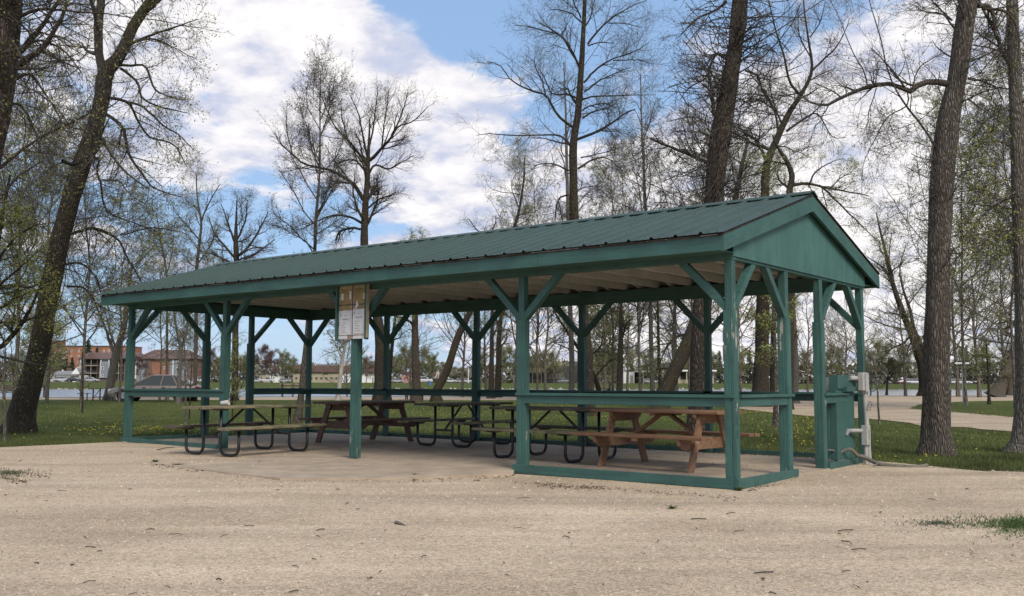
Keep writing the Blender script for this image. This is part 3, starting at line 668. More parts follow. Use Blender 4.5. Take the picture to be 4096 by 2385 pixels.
#==SPLIT2==
# ------------------------------------------------------------------ picnic tables
G_T = 'picnic tables under the shelter'
def plank(L_, w, t, m, parent, loc, name='plank', seed=0):
    rr = random.Random(seed); e = rr.uniform(-.012, .012)
    o = MB().box((-L_ / 2 + e, -w / 2, -t), (L_ / 2 + e, w / 2, 0), 0, .007).build(name, m, parent); o.location = (loc[0], loc[1], loc[2] + rr.uniform(-.002, .002)); o.rotation_euler = (rr.uniform(-.006, .006), rr.uniform(-.002, .002), rr.uniform(-.002, .002)); return o
def steel_table(loc, rz, label, L_=1.9, fx=.62, m_top=None, m_b=None, m_b2=None, group=G_T):
    R_ = empty('picnic_table', loc, rz, label, 'picnic table', group)
    for k in range(5): plank(L_, .135, .038, m_top or m_plank, R_, (0, (k - 2) * .145, .755), 'plank', k + int(loc[0] * 10))
    for sg in (-1, 1):
        for k in range(2): plank(L_, .135, .038, (m_b if sg < 0 else m_b2) or m_plank, R_, (0, sg * (.62 + (k - .5) * .145), .45), 'bench_plank', k + 7 + int(loc[0] * 10) + sg)
    for x in (-fx, fx):
        for sg in (-1, 1):
            p = [(x, sg * .20, .70), (x, sg * .20, .30), (x, sg * .20, .14)]
            for a in np.linspace(0, 90, 5)[1:]: p.append((x, sg * (.20 + .115 * (1 - math.cos(math.radians(a)))), .14 - .115 * math.sin(math.radians(a))))
            p.append((x, sg * .46, .025))
            for a in np.linspace(0, 90, 5)[1:]: p.append((x, sg * (.50 + .115 * math.sin(math.radians(a))), .025 + .115 * (1 - math.cos(math.radians(a)))))
            p.append((x, sg * .615, .41))
            MB().tube(p, .0235, 10).build('tube_leg', m_steel, R_, smooth=True)
            MB().prism([(sg * .44, .411), (sg * .80, .411), (sg * .80, .400), (sg * .64, .385), (sg * .50, .385)], 0, x - .025, x + .025).build('bench_bracket', m_steel, R_)
        MB().prism([(-.34, .716), (.34, .716), (.32, .695), (-.32, .695)], 0, x - .025, x + .025).build('top_bracket', m_steel, R_)
        MB().box((x - .02, -.19, .27), (x + .02, .19, .305)).build('cross_bar', m_steel, R_)
        sg = 1 if x > 0 else -1
        MB().tube([(x - sg * .02, 0, .285), (sg * .09, 0, .708)], .018, 8).build('diagonal_brace', m_steel, R_)
    return R_
def timber_table(loc, rz, label, m, L_=1.9, fx=.69, m_top=None, group=G_T):
    R_ = empty('picnic_table', loc, rz, label, 'picnic table', group)
    for k in range(5): plank(L_, .138, .040, m_top or m, R_, (0, (k - 2) * .148, .76), 'plank', k + int(loc[0] * 9))
    for sg in (-1, 1):
        for k in range(2): plank(L_, .138, .040, m_top or m, R_, (0, sg * (.62 + (k - .5) * .148), .455), 'bench_plank', k + 3 + int(loc[0] * 9) + sg)
        for x in (-.0,): MB().box((x - .045, sg * .50, .375), (x + .045, sg * .76, .413), 0, .004).build('cleat', m, R_)
    MB().box((-.045, -.33, .68), (.045, .33, .719), 0, .004).build('cleat', m, R_)
    for x in (-fx, fx):
        so = 1 if x > 0 else -1
        for sg in (-1, 1):
            # leaning leg with level cut ends
            w = .125; yb, yt = sg * .53, sg * .23
            MB().prism([(yb - w / 2, 0), (yb + w / 2, 0), (yt + w / 2, .718), (yt - w / 2, .718)], 0, x - .019, x + .019).build('leg', m, R_)
        MB().prism([(-.76, .413), (.76, .413), (.74, .34), (.62, .275), (-.62, .275), (-.74, .34)], 0, x - so * .02, x - so * .058).build('bench_bearer', m, R_)
        MB().prism([(-.37, .718), (.37, .718), (.36, .68), (.27, .60), (-.27, .60), (-.36, .68)], 0, x - so * .02, x - so * .058).build('top_bearer', m, R_)
        MB().obox((x - so * .06, 0, .34), (so * .07, 0, .70), .085, .036, mi=0).build('diagonal_brace', m, R_)
        for sg in (-1, 1):
            for (yy, zz) in ((.245, .67), (.20, .66), (.385, .37), (.345, .36)):
                MB().lathe([(.009, 0), (.006, .006)], (x + so * .019 if so > 0 else x - .025, sg * yy, zz), 0, 6).build('bolt', m_bolt, R_)
    return R_
t1 = steel_table((4.16, -.30, -.012), math.radians(94), 'black steel and weathered plank table with a plastic cup lying on it', 2.0, .70, m_plank, m_plank, m_plank_dark)
t2 = timber_table((3.62, 2.77, 0), math.radians(90), 'dark stained timber table behind the notice board post', m_cedar_dark, 1.95, .69, m_cedar_dark)
t3 = steel_table((5.66, 3.26, 0), math.radians(91), 'black steel picnic table standing endways between the dark timber table and the rear rail', 1.9, .57, m_plank_dark, m_plank, m_plank)
t4 = steel_table((8.72, 1.75, 0), math.radians(-2), 'black steel table with grey top and tan front bench behind the fourth front post', 1.95, .65, m_plank_dark, m_plank, m_plank_dark)
t5 = timber_table((10.68, 1.55, 0), math.radians(-3), 'reddish brown timber picnic table beside the near corner post', m_cedar, 1.95, .68)
cp = MB().lathe([(.030, 0), (.031, .002), (.043, .115), (.047, .122), (.047, .128), (.043, .128), (.040, .11), (.028, .006)], (0, 0, 0), 2, 18).build('cup', mat('clear_plastic', (0.50, 0.48, 0.44), 0.3, 0.25, 30), None, smooth=True)
cpos = gp(885, 1629, .748); cp.location = (4.02, -.72, .783); cp.rotation_euler = (math.radians(86), 0, math.radians(128))
tag(cp, 'crumpled clear plastic cup lying on the leftmost table', 'cup')

# ------------------------------------------------------------------ trees
def resample(P, R, K):
    P = np.asarray(P, float); R = np.asarray(R, float); d = np.r_[0, np.cumsum(np.linalg.norm(np.diff(P, axis=0), axis=1))]
    # smooth (Catmull-like) through cubic interpolation of each coordinate
    s_ = np.linspace(0, d[-1], K); out = np.zeros((K, 3))
    m = np.zeros_like(P); m[1:-1] = (P[2:] - P[:-2]) / np.maximum((d[2:] - d[:-2])[:, None], 1e-6); m[0] = (P[1] - P[0]) / max(d[1], 1e-6); m[-1] = (P[-1] - P[-2]) / max(d[-1] - d[-2], 1e-6)
    idx = np.clip(np.searchsorted(d, s_, side='right') - 1, 0, len(P) - 2); h = (d[idx + 1] - d[idx]); t = (s_ - d[idx]) / np.maximum(h, 1e-6); t = t[:, None]; h = h[:, None]
    out = (2 * t**3 - 3 * t**2 + 1) * P[idx] + (t**3 - 2 * t**2 + t) * h * m[idx] + (-2 * t**3 + 3 * t**2) * P[idx + 1] + (t**3 - t**2) * h * m[idx + 1]
    return out, np.interp(s_, d, R)
def tubes(P, R, sides):
    """P (n,K,3), R (n,K) -> vertices and quads of n tubes"""
    n, K, _ = P.shape; T = np.zeros_like(P); T[:, 1:-1] = P[:, 2:] - P[:, :-2]; T[:, 0] = P[:, 1] - P[:, 0]; T[:, -1] = P[:, -1] - P[:, -2]
    T /= np.maximum(np.linalg.norm(T, axis=2, keepdims=True), 1e-9)
    ref = np.where(np.abs(T[:, :1, 2:3]) < 0.9, np.array([0, 0, 1.0]), np.array([1.0, 0, 0]))
    A = np.cross(T, np.broadcast_to(ref, T.shape)); A /= np.maximum(np.linalg.norm(A, axis=2, keepdims=True), 1e-9); B = np.cross(T, A)
    th = np.arange(sides) * 2 * np.pi / sides
    V = P[:, :, None, :] + (A[:, :, None, :] * np.cos(th)[None, None, :, None] + B[:, :, None, :] * np.sin(th)[None, None, :, None]) * R[:, :, None, None]
    I = np.arange(n * K * sides).reshape(n, K, sides); J = np.roll(I, -1, axis=2)
    F = np.stack([I[:, :-1], J[:, :-1], J[:, 1:], I[:, 1:]], -1).reshape(-1, 4)
    return V.reshape(-1, 3), F
def grow(P, R, m, Kc, ratio, ang, bias, wob, s0, s1, rr, rmin, lmin=0.15, lmax=9.0, curl=0.0, taper=0.6, lens=None):
    """m side branches on each of the n parents"""
    n, K, _ = P.shape
    Lp = np.linalg.norm(np.diff(P, axis=1), axis=2).sum(1) if lens is None else lens
    pi = np.repeat(np.arange(n), m); q = len(pi)
    s_ = s0 + (s1 - s0) * (np.tile(np.arange(m), n) + RNG.random(q)) / m
    f = s_ * (K - 1); i0 = np.clip(f.astype(int), 0, K - 2); t = (f - i0)[:, None]
    base = P[pi, i0] * (1 - t) + P[pi, i0 + 1] * t; T = P[pi, i0 + 1] - P[pi, i0]; T /= np.maximum(np.linalg.norm(T, axis=1, keepdims=True), 1e-9)
    rb = R[pi, i0] * (1 - t[:, 0]) + R[pi, i0 + 1] * t[:, 0]
    rv = RNG.normal(size=(q, 3)); rv -= T * (rv * T).sum(1, keepdims=True); rv /= np.maximum(np.linalg.norm(rv, axis=1, keepdims=True), 1e-9)
    a = np.radians(ang + RNG.normal(size=q) * 12)[:, None]
    D = T * np.cos(a) + rv * np.sin(a)
    ln = np.clip(Lp[pi] * ratio * (1 - taper * s_) * RNG.uniform(0.55, 1.35, q), lmin, lmax)
    C = np.zeros((q, Kc, 3)); C[:, 0] = base; st = (ln / (Kc - 1))[:, None]; W_ = RNG.normal(size=(q, 3)) * wob
    for k in range(1, Kc):
        W_ = W_ * 0.6 + RNG.normal(size=(q, 3)) * wob
        D = D + W_ + np.array([0, 0, 1.0]) * (bias + curl * (k - 1) / (Kc - 1)); D /= np.linalg.norm(D, axis=1, keepdims=True)
        C[:, k] = C[:, k - 1] + D * st
    r0 = np.maximum(np.minimum(rb * rr, rb * 0.8), rmin); Rc = r0[:, None] * np.linspace(1, 0.42, Kc)[None]
    return C, np.maximum(Rc, rmin * 0.55)
def leaf_quads(P, cnt, size, spread, s0=0.3):
    n, K, _ = P.shape; q = int(cnt * n); pi = RNG.integers(0, n, q); s_ = (s0 + (1 - s0) * RNG.random(q)) * (K - 1); i0 = np.clip(s_.astype(int), 0, K - 2); t = (s_ - i0)[:, None]
    c = P[pi, i0] * (1 - t) + P[pi, i0 + 1] * t + RNG.normal(size=(q, 3)) * spread
    a = RNG.normal(size=(q, 3)); a /= np.linalg.norm(a, axis=1, keepdims=True); b_ = RNG.normal(size=(q, 3)); b_ -= a * (a * b_).sum(1, keepdims=True); b_ /= np.linalg.norm(b_, axis=1, keepdims=True)
    sz = size * RNG.uniform(0.5, 1.3, q)[:, None]
    V = np.stack([c - a * sz, c + b_ * sz * 0.45, c + a * sz, c - b_ * sz * 0.45], 1).reshape(-1, 3)
    return V, np.arange(q * 4).reshape(-1, 4)
def trunk_mesh(name, P, R, m, parent, sides=18, K=40, flare=0.0, rough=0.06, ridge=0.0):
    P, R = resample(P, R, K); V, F = tubes(P[None], R[None], sides); V = V.reshape(K, sides, 3)
    th = np.arange(sides) * 2 * np.pi / sides
    for i in range(K):
        d = V[i] - P[i]; h = P[i][2]
        fl = 1 + flare * math.exp(-max(h, 0) / 0.28) * (1 + 0.45 * np.cos(th * 3 + P[0][0] * 5) + .25 * np.cos(th * 5 + 1.7))
        nz = np.array([1 + rough * 2 * noise.noise(Vector((math.cos(a) * 1.2 + P[0][0], math.sin(a) * 1.2, h * 1.3))) for a in th])
        if ridge: nz = nz + ridge * np.array([noise.noise(Vector((math.cos(a) * 7 + P[0][0], math.sin(a) * 7, h * 2.2))) for a in th])
        V[i] = P[i] + d * (fl * nz)[:, None]
    return mesh_np(name, V.reshape(-1, 3), F, m, parent, smooth=True), P, R
def z1(x, y): return (x / 1.2227, y / 1.2227)
def z2(x, y): return (1000 + x / 1.63, 200 + y / 1.63)
def z3(x, y): return (1900 + x / 1.63, y / 1.63)
def z4(x, y): return (3000 + x / 1.334, y / 1.334)
TREE_TRIS = [0]
def tree(label, trunk, limbs=(), t=None, base_v=None, m=b_brown, tw=m_twig, lf=m_leaf, zf=None, wscale=1.0, levels=((7, 5, .34, 52, .03, .13), (6, 5, .40, 48, .03, .14), (4, 3, .5, 42, .02, .14)),
         top=None, leaf=(1.2, .045, .05), sprouts=0, sprout_len=.9, sprout_rng=(.2, 1), flare=.35, curl=0.0, droop=0.0, group='leafing trees standing in the park', cat='tree', name='bare_tree',
         rmin=None, sides=16, ridge=0.0, own=6, own_rng=(.45, 1.0), own_ratio=.33, seed=0, depth_noise=.22, own_ang=58):
    """trunk: (u, v, width) along the photo's outline; every limb the same; placed at its own depth t with the limbs fanning towards and away"""
    global RNG
    RNG = np.random.default_rng(1000 + seed); rr = random.Random(seed)
    f = zf or (lambda a, b: (a, b))
    k_ = {z1: 1 / 1.2227, z2: 1 / 1.63, z3: 1 / 1.63, z4: 1 / 1.334}.get(zf, 1.0) * wscale
    if t is None: t = depth(*f(trunk[0][0], trunk[0][1]), -.03)
    def world(pl, dd0=0.0, dd1=0.0):
        P = []; R = []
        for i, (u, v, w) in enumerate(pl):
            uu, vv = f(u, v); q = i / max(1, len(pl) - 1); tt = t + dd0 + (dd1 - dd0) * q
            P.append(at(uu, vv, tt)); R.append(w * k_ / 2 / FPX * tt)
        return np.array(P), np.array(R)
    tp, tr = world(trunk); base = tp[0].copy(); base[2] = min(base[2], -.03) if base[2] < .3 else base[2]
    if tp[0][2] > -.03: tp[0][2] = -.05
    R_ = empty(name, (0, 0, 0), 0, label, cat, group); org = Vector((float(tp[0][0]), float(tp[0][1]), 0)); R_.location = org
    o3 = np.array(org)
    _, TP, TR = trunk_mesh('trunk', tp - o3, tr, m, R_, sides, 44, flare, .06, ridge)
    rmin = rmin or max(.0035, .000052 * t)
    LP = []; LR = []
    for pl in limbs:
        # the limb starts on the trunk: take the trunk's depth, then fan out
        dd = rr.uniform(-1, 1) * depth_noise * np.linalg.norm(np.array(f(pl[0][0], pl[0][1])) - np.array(f(pl[-1][0], pl[-1][1]))) / FPX * t * 1.6
        P, R = world(pl, 0, dd); P, R = resample(P, np.maximum(R, rmin), 16)
        jit = np.cumsum(np.array([[rr.gauss(0, 1) for _ in range(3)] for _ in range(16)]), 0) * .004 * (t ** .5) * .4
        P = P + jit - jit[0]
        LP.append(P - o3); LR.append(R)
    if LP:
        LPa = np.array(LP); LRa = np.array(LR)
        for P, R in zip(LP, LR):
            V, F = tubes(P[None], R[None], 8); mesh_np('limb', V, F, m, R_, smooth=True)
    TP16, TR16 = resample(TP, TR, 16)
    if own:
        C, Rc = grow(TP16[None], TR16[None], own, 16, own_ratio, own_ang, .02 - droop * .3, .10, own_rng[0], own_rng[1], .42, rmin * 2, curl=curl, taper=.55)
        for P, R in zip(C, Rc):
            V, F = tubes(P[None], R[None], 6); mesh_np('limb', V, F, m, R_, smooth=True)
        LPa = np.concatenate([LPa, C]) if LP else C; LRa = np.concatenate([LRa, Rc]) if LP else Rc
    HT = float(TP[-1][2])
    tpt, tpr = resample(TP[22:], np.maximum(TR[22:] * .22, rmin), 16)
    LPa = np.concatenate([LPa, tpt[None]]); LRa = np.concatenate([LRa, tpr[None]])
    VV = []; FF = []; nv = 0
    cur, curR = LPa, LRa; allL = []
    for li, (mm, Kc, ratio, ang, bias, wob) in enumerate(levels):
        C, Rc = grow(cur, curR, mm, Kc, ratio * (1.05, 1.25, 1.4)[li], ang + 2, bias - droop, wob * .65, .18 if li == 0 else .12, 1.0, .5, rmin * (1, .9, .8)[li], curl=curl, lmin=HT * (.045, .034, .018)[li])
        V, F = tubes(C, Rc, 3 if li else 4); VV.append(V); FF.append(F + nv); nv += len(V)
        cur, curR = C, Rc; allL.append(C)
    if sprouts:
        C, Rc = grow(TP16[None], TR16[None], sprouts, 6, 1, 70, -.05 - droop, .16, sprout_rng[0], sprout_rng[1], .12, rmin, curl=.25, lens=np.array([sprout_len]), lmin=.1, taper=.2)
        Rc = np.minimum(Rc, rmin * 3)
        V, F = tubes(C, Rc, 3); VV.append(V); FF.append(F + nv); nv += len(V)
        C2, R2 = grow(C, Rc, 4, 4, .45, 45, .02, .16, .15, 1, .7, rmin)
        V, F = tubes(C2, R2, 3); VV.append(V); FF.append(F + nv); nv += len(V)
    V = np.concatenate(VV); F = np.concatenate(FF); TREE_TRIS[0] += len(F) * 2
    tag(mesh_np('crown', V, F, tw, R_), kind='stuff')
    if leaf:
        V, F = leaf_quads(cur, leaf[0] * 1.15, max(leaf[1] * .8, .00055 * t), leaf[2]); tag(mesh_np('leaves', V, F, lf, R_), kind='stuff'); TREE_TRIS[0] += len(F) * 2
    return R_

# --- left side
tree('huge leaning trunk cut by the upper left edge with hanging twigs', [(-330, 1795, 190), (-190, 1100, 160), (-100, 720, 150), (-45, 500, 140), (-10, 300, 130), (20, 0, 125), (40, -300, 100), (60, -700, 60)],
     [[(50, 270, 30), (120, 240, 26), (190, 170, 20), (250, 60, 14), (280, -40, 9)], [(40, 250, 28), (140, 150, 20), (230, 30, 14), (330, -60, 8)], [(-60, 720, 16), (40, 640, 13), (150, 560, 10), (290, 490, 8), (370, 450, 4)],
      [(40, 330, 14), (110, 300, 12), (170, 380, 8), (230, 470, 4)], [(50, 200, 14), (150, 160, 10), (260, 210, 7), (330, 300, 3)], [(20, 100, 16), (140, 40, 12), (280, 50, 8), (420, 60, 5), (560, 85, 3)], [(-120, 900, 18), (0, 800, 12), (90, 700, 8), (180, 640, 4)],
      [(0, 420, 14), (80, 420, 10), (140, 520, 7), (180, 640, 3)]],
     m=b_brown, droop=.10, curl=.16, sprouts=130, sprout_len=1.6, sprout_rng=(.55, .95), levels=((9, 7, .55, 58, .0, .10), (7, 6, .5, 45, .0, .12), (5, 4, .45, 40, .03, .14)), leaf=(.45, .035, .04), lf=m_leaf, own=3, seed=1, flare=.2, ridge=.05, t=16.3)
tree('dark leaning trunk forking high up, rooted in the lawn left of the shelter', [(75, 1733, 112), (84, 1690, 100), (97, 1609, 98), (128, 1507, 86), (156, 1404, 80), (192, 1200, 75), (235, 981, 72), (278, 818, 68), (325, 660, 70), (384, 491, 60), (413, 368, 60), (421, 290, 66), (460, 250, 48), (491, 204, 44), (532, 106, 40), (605, 0, 36), (670, -110, 28), (730, -300, 14)],
     [[(421, 310, 44), (402, 250, 36), (393, 204, 34), (393, 82, 36), (405, 0, 32), (400, -150, 22), (420, -320, 8)],
      [z1(640, 220) + (12,), z1(740, 170) + (10,), z1(850, 140) + (8,), z1(920, 115) + (5,), z1(980, 100) + (3,)], [z1(590, 318) + (12,), z1(650, 322) + (10,), z1(705, 325) + (9,), z1(750, 430) + (8,), z1(830, 470) + (5,), z1(900, 490) + (3,)],
      [z1(590, 335) + (12,), z1(660, 390) + (10,), z1(690, 470) + (8,), z1(800, 520) + (6,), z1(910, 545) + (3,)], [z1(540, 480) + (14,), z1(630, 510) + (11,), z1(680, 600) + (9,), z1(735, 675) + (8,), z1(850, 710) + (6,), z1(920, 820) + (3,)],
      [z1(620, 500) + (10,), z1(700, 520) + (9,), z1(780, 600) + (7,), z1(870, 660) + (5,), z1(950, 740) + (3,)], [z1(520, 560) + (14,), z1(600, 620) + (13,), z1(640, 750) + (11,), z1(730, 880) + (8,), z1(770, 920) + (6,), z1(900, 960) + (3,)],
      [z1(600, 620) + (8,), z1(590, 660) + (8,), z1(585, 720) + (5,)], [z1(460, 770) + (12,), z1(490, 775) + (10,), z1(470, 840) + (9,), z1(490, 880) + (8,), z1(510, 1020) + (7,), z1(600, 1070) + (5,), z1(770, 1130) + (3,)],
      [z1(500, 880) + (7,), z1(580, 890) + (6,), z1(640, 960) + (4,), z1(700, 1000) + (3,)], [z1(330, 1150) + (14,), z1(380, 1130) + (12,), z1(460, 1110) + (11,), z1(570, 1160) + (9,), z1(620, 1260) + (7,), z1(690, 1390) + (4,)],
      [z1(430, 760) + (9,), z1(330, 850) + (7,), z1(290, 900) + (4,)], [z1(590, 1150) + (6,), z1(740, 1120) + (5,), z1(880, 1140) + (3,)], [z1(620, 220) + (10,), z1(740, 190) + (7,), z1(860, 240) + (4,), z1(960, 290) + (3,)],
      [z1(280, 1300) + (9,), z1(400, 1290) + (8,), z1(470, 1360) + (7,), z1(500, 1440) + (5,), z1(560, 1560) + (3,)], [z1(330, 1400) + (10,), z1(420, 1420) + (8,), z1(480, 1500) + (6,), z1(600, 1560) + (3,)],
      [z1(430, 560) + (9,), z1(350, 600) + (7,), z1(230, 660) + (5,), z1(120, 750) + (3,)]],
     m=b_dark, droop=.01, curl=.03, sprouts=70, sprout_len=.55, sprout_rng=(.45, .95), levels=((9, 6, .36, 50, .0, .12), (7, 5, .42, 46, .02, .13), (4, 3, .5, 42, .03, .14)), leaf=(1.1, .035, .04), lf=m_leaf, own=2, seed=2, flare=.28, ridge=.05, sides=36)
tree('leafy tree at the left edge, its trunk outside the frame', [(-160, 1720, 60), (-150, 1500, 52), (-120, 1300, 44), (-60, 1150, 34), (-20, 1000, 26), (10, 860, 16), (40, 700, 8)],
     [[(-140, 1420, 26), (-20, 1400, 22), (40, 1360, 20), (90, 1290, 16), (130, 1210, 12), (170, 1100, 7)], [(-100, 1250, 22), (-20, 1240, 14), (80, 1180, 9), (180, 1140, 5)], [(-90, 1230, 14), (60, 1100, 9), (160, 1010, 4)], [(-120, 1300, 14), (20, 1150, 10), (120, 1150, 6), (240, 1120, 3)],
      [(-60, 1100, 12), (60, 960, 8), (150, 900, 4)], [(-130, 1330, 16), (0, 1290, 10), (120, 1270, 6), (230, 1230, 3)]],
     m=b_dark, levels=((9, 5, .40, 52, .02, .13), (7, 4, .42, 48, .02, .14), (5, 3, .5, 42, .02, .14)), leaf=(2.0, .03, .05), lf=m_leaf_b, own=2, seed=3, t=19)
tree('thin young tree in front of the leaning trunk by the left edge', [(20, 1770, 15), (19, 1650, 13), (14, 1530, 12), (22, 1450, 8), (20, 1380, 4), (18, 1340, 2)],
     [[(14, 1530, 7), (-5, 1500, 5), (-20, 1440, 3)], [(18, 1500, 6), (40, 1440, 4), (50, 1360, 2)], [(16, 1540, 6), (4, 1480, 4), (0, 1380, 2)]], m=b_light, levels=((5, 4, .35, 45, .08, .1), (4, 4, .4, 40, .05, .1)), leaf=(.8, .02, .02), own=2, seed=4, cat='sapling', name='sapling', flare=.1, own_ratio=.2)
tree('small bare sapling on the lawn in front of the river at left', [(329, 1652, 7), (330, 1600, 6.5), (329, 1550, 6), (330, 1490, 5), (329, 1400, 3)], [[(330, 1588, 3), (318, 1560, 2.5), (300, 1535, 1.5)], [(330, 1552, 3), (344, 1545, 2.5), (356, 1530, 1.5)]], m=b_dark, levels=((4, 4, .4, 45, .1, .08), (3, 3, .4, 40, .05, .1)), leaf=(.5, .03, .02), own=7, own_rng=(.25, .98), own_ratio=.22, seed=5, cat='sapling', name='sapling', flare=.1, own_ang=50)
tree('grey forked tree standing behind the far picnic table at left', [(437, 1600, 38), (441, 1540, 33), (455, 1460, 32), (463, 1427, 34), (470, 1395, 26), (498, 1297, 22), (505, 1230, 17), (515, 1150, 12), (530, 1050, 7)],
     [[(463, 1427, 18), (446, 1380, 14), (435, 1350, 12), (429, 1321, 10), (407, 1270, 9), (395, 1240, 7), (380, 1200, 4)], [(498, 1297, 10), (530, 1240, 7), (560, 1180, 4)], [(470, 1400, 10), (440, 1330, 7), (420, 1250, 4)], [(475, 1380, 9), (530, 1330, 6), (590, 1310, 3)]], m=b_light, seed=6, leaf=(1.2, .04, .04), own=5, t=60)
tree('twin stemmed tree seen behind the car', [(714, 1617, 20), (718, 1500, 16), (724, 1400, 17), (709, 1330, 11), (695, 1240, 8), (690, 1150, 5)], [[(724, 1400, 11), (739, 1350, 10), (749, 1285, 8), (752, 1200, 4)], [(720, 1380, 5), (675, 1320, 4), (640, 1230, 2)]], m=b_light, seed=7, leaf=(1.2, .035, .04), own=5)
tree('tall slender trunk rising beside the left front bay', [(668, 1598, 12), (668, 1450, 11), (668, 1260, 10), (667, 1100, 9), (640, 950, 6), (625, 850, 4)], [[(667, 1100, 5), (690, 1000, 4), (700, 900, 2)]], m=b_light, seed=8, own=8, leaf=(1.3, .04, .04), own_rng=(.5, 1), t=61)
tree('grey young tree with straight stem behind the first front bay', [(745, 1704, 9), (743, 1600, 8.5), (741, 1500, 8), (738, 1400, 6), (736, 1330, 4), (734, 1260, 2)], [], m=b_light, levels=((5, 4, .4, 40, .1, .1), (3, 3, .4, 40, .05, .1)), leaf=(1, .02, .02), own=9, own_ratio=.25, seed=9, cat='sapling', name='sapling', flare=.05, own_ang=40)
tree('brown sapling with a wide open head near the car boot', [(757, 1677, 6), (760, 1600, 5.5), (762, 1545, 5), (766, 1480, 3), (768, 1420, 2)], [[(761, 1548, 3), (785, 1520, 2), (800, 1500, 1)], [(761, 1550, 3), (745, 1520, 2), (728, 1495, 1)]], m=b_dark, levels=((4, 4, .4, 40, .08, .1), (3, 3, .4, 40, .05, .1)), leaf=(.6, .02, .02), own=6, own_ratio=.3, seed=10, cat='sapling', name='sapling', flare=.05)
tree('bushy yellow green sapling left of the slender trunk behind the tables', [(930, 1690, 6), (930, 1600, 5), (934, 1500, 5), (938, 1420, 3), (940, 1340, 2)], [[(930, 1640, 4), (920, 1560, 3), (912, 1450, 2)], [(932, 1640, 4), (948, 1560, 3), (955, 1440, 2)], [(931, 1600, 3), (968, 1540, 2), (985, 1500, 1)]], m=b_dark, levels=((8, 4, .35, 40, .10, .1), (5, 3, .45, 40, .05, .1)), leaf=(2.6, .03, .03), lf=m_leaf, own=5, own_rng=(.2, 1), own_ratio=.2, seed=11, cat='sapling', name='sapling', flare=.05, own_ang=32)
tree('slender trunk leaning right, its fine crown above the left part of the roof', [(1190, 1694, 30), (1203, 1600, 26), (1212, 1500, 24), (1228, 1350, 22), (1240, 1180, 17), (1258, 1016, 14), (1264, 870, 12), (1276, 730, 9), (1280, 560, 6.5), (1280, 420, 5), (1283, 285, 3)],
     [[(1264, 875, 8), (1300, 800, 6), (1330, 700, 4), (1345, 600, 3)], [(1262, 900, 7), (1225, 860, 5), (1170, 770, 4), (1120, 690, 2.5)], [(1278, 640, 5), (1240, 560, 4), (1220, 480, 2.5)], [(1280, 560, 5), (1310, 460, 4), (1320, 360, 2.5)], [(1258, 1000, 6), (1190, 930, 5), (1110, 860, 3)], [(1268, 800, 5), (1200, 700, 4), (1150, 600, 2.5)], [(1274, 700, 5), (1330, 640, 4), (1370, 560, 2)], [(1262, 940, 6), (1320, 900, 4), (1380, 860, 2.5)],
      [(1279, 520, 4), (1235, 420, 3), (1228, 350, 2)], [(1281, 480, 4), (1312, 380, 3), (1318, 320, 2)]],
     m=b_grey, levels=((10, 5, .42, 34, .12, .08), (6, 4, .45, 38, .06, .1), (3, 3, .5, 40, .03, .1)), leaf=(1.2, .03, .02), lf=m_leaf2, own=14, own_rng=(.4, 1), own_ratio=.18, seed=12, own_ang=40)
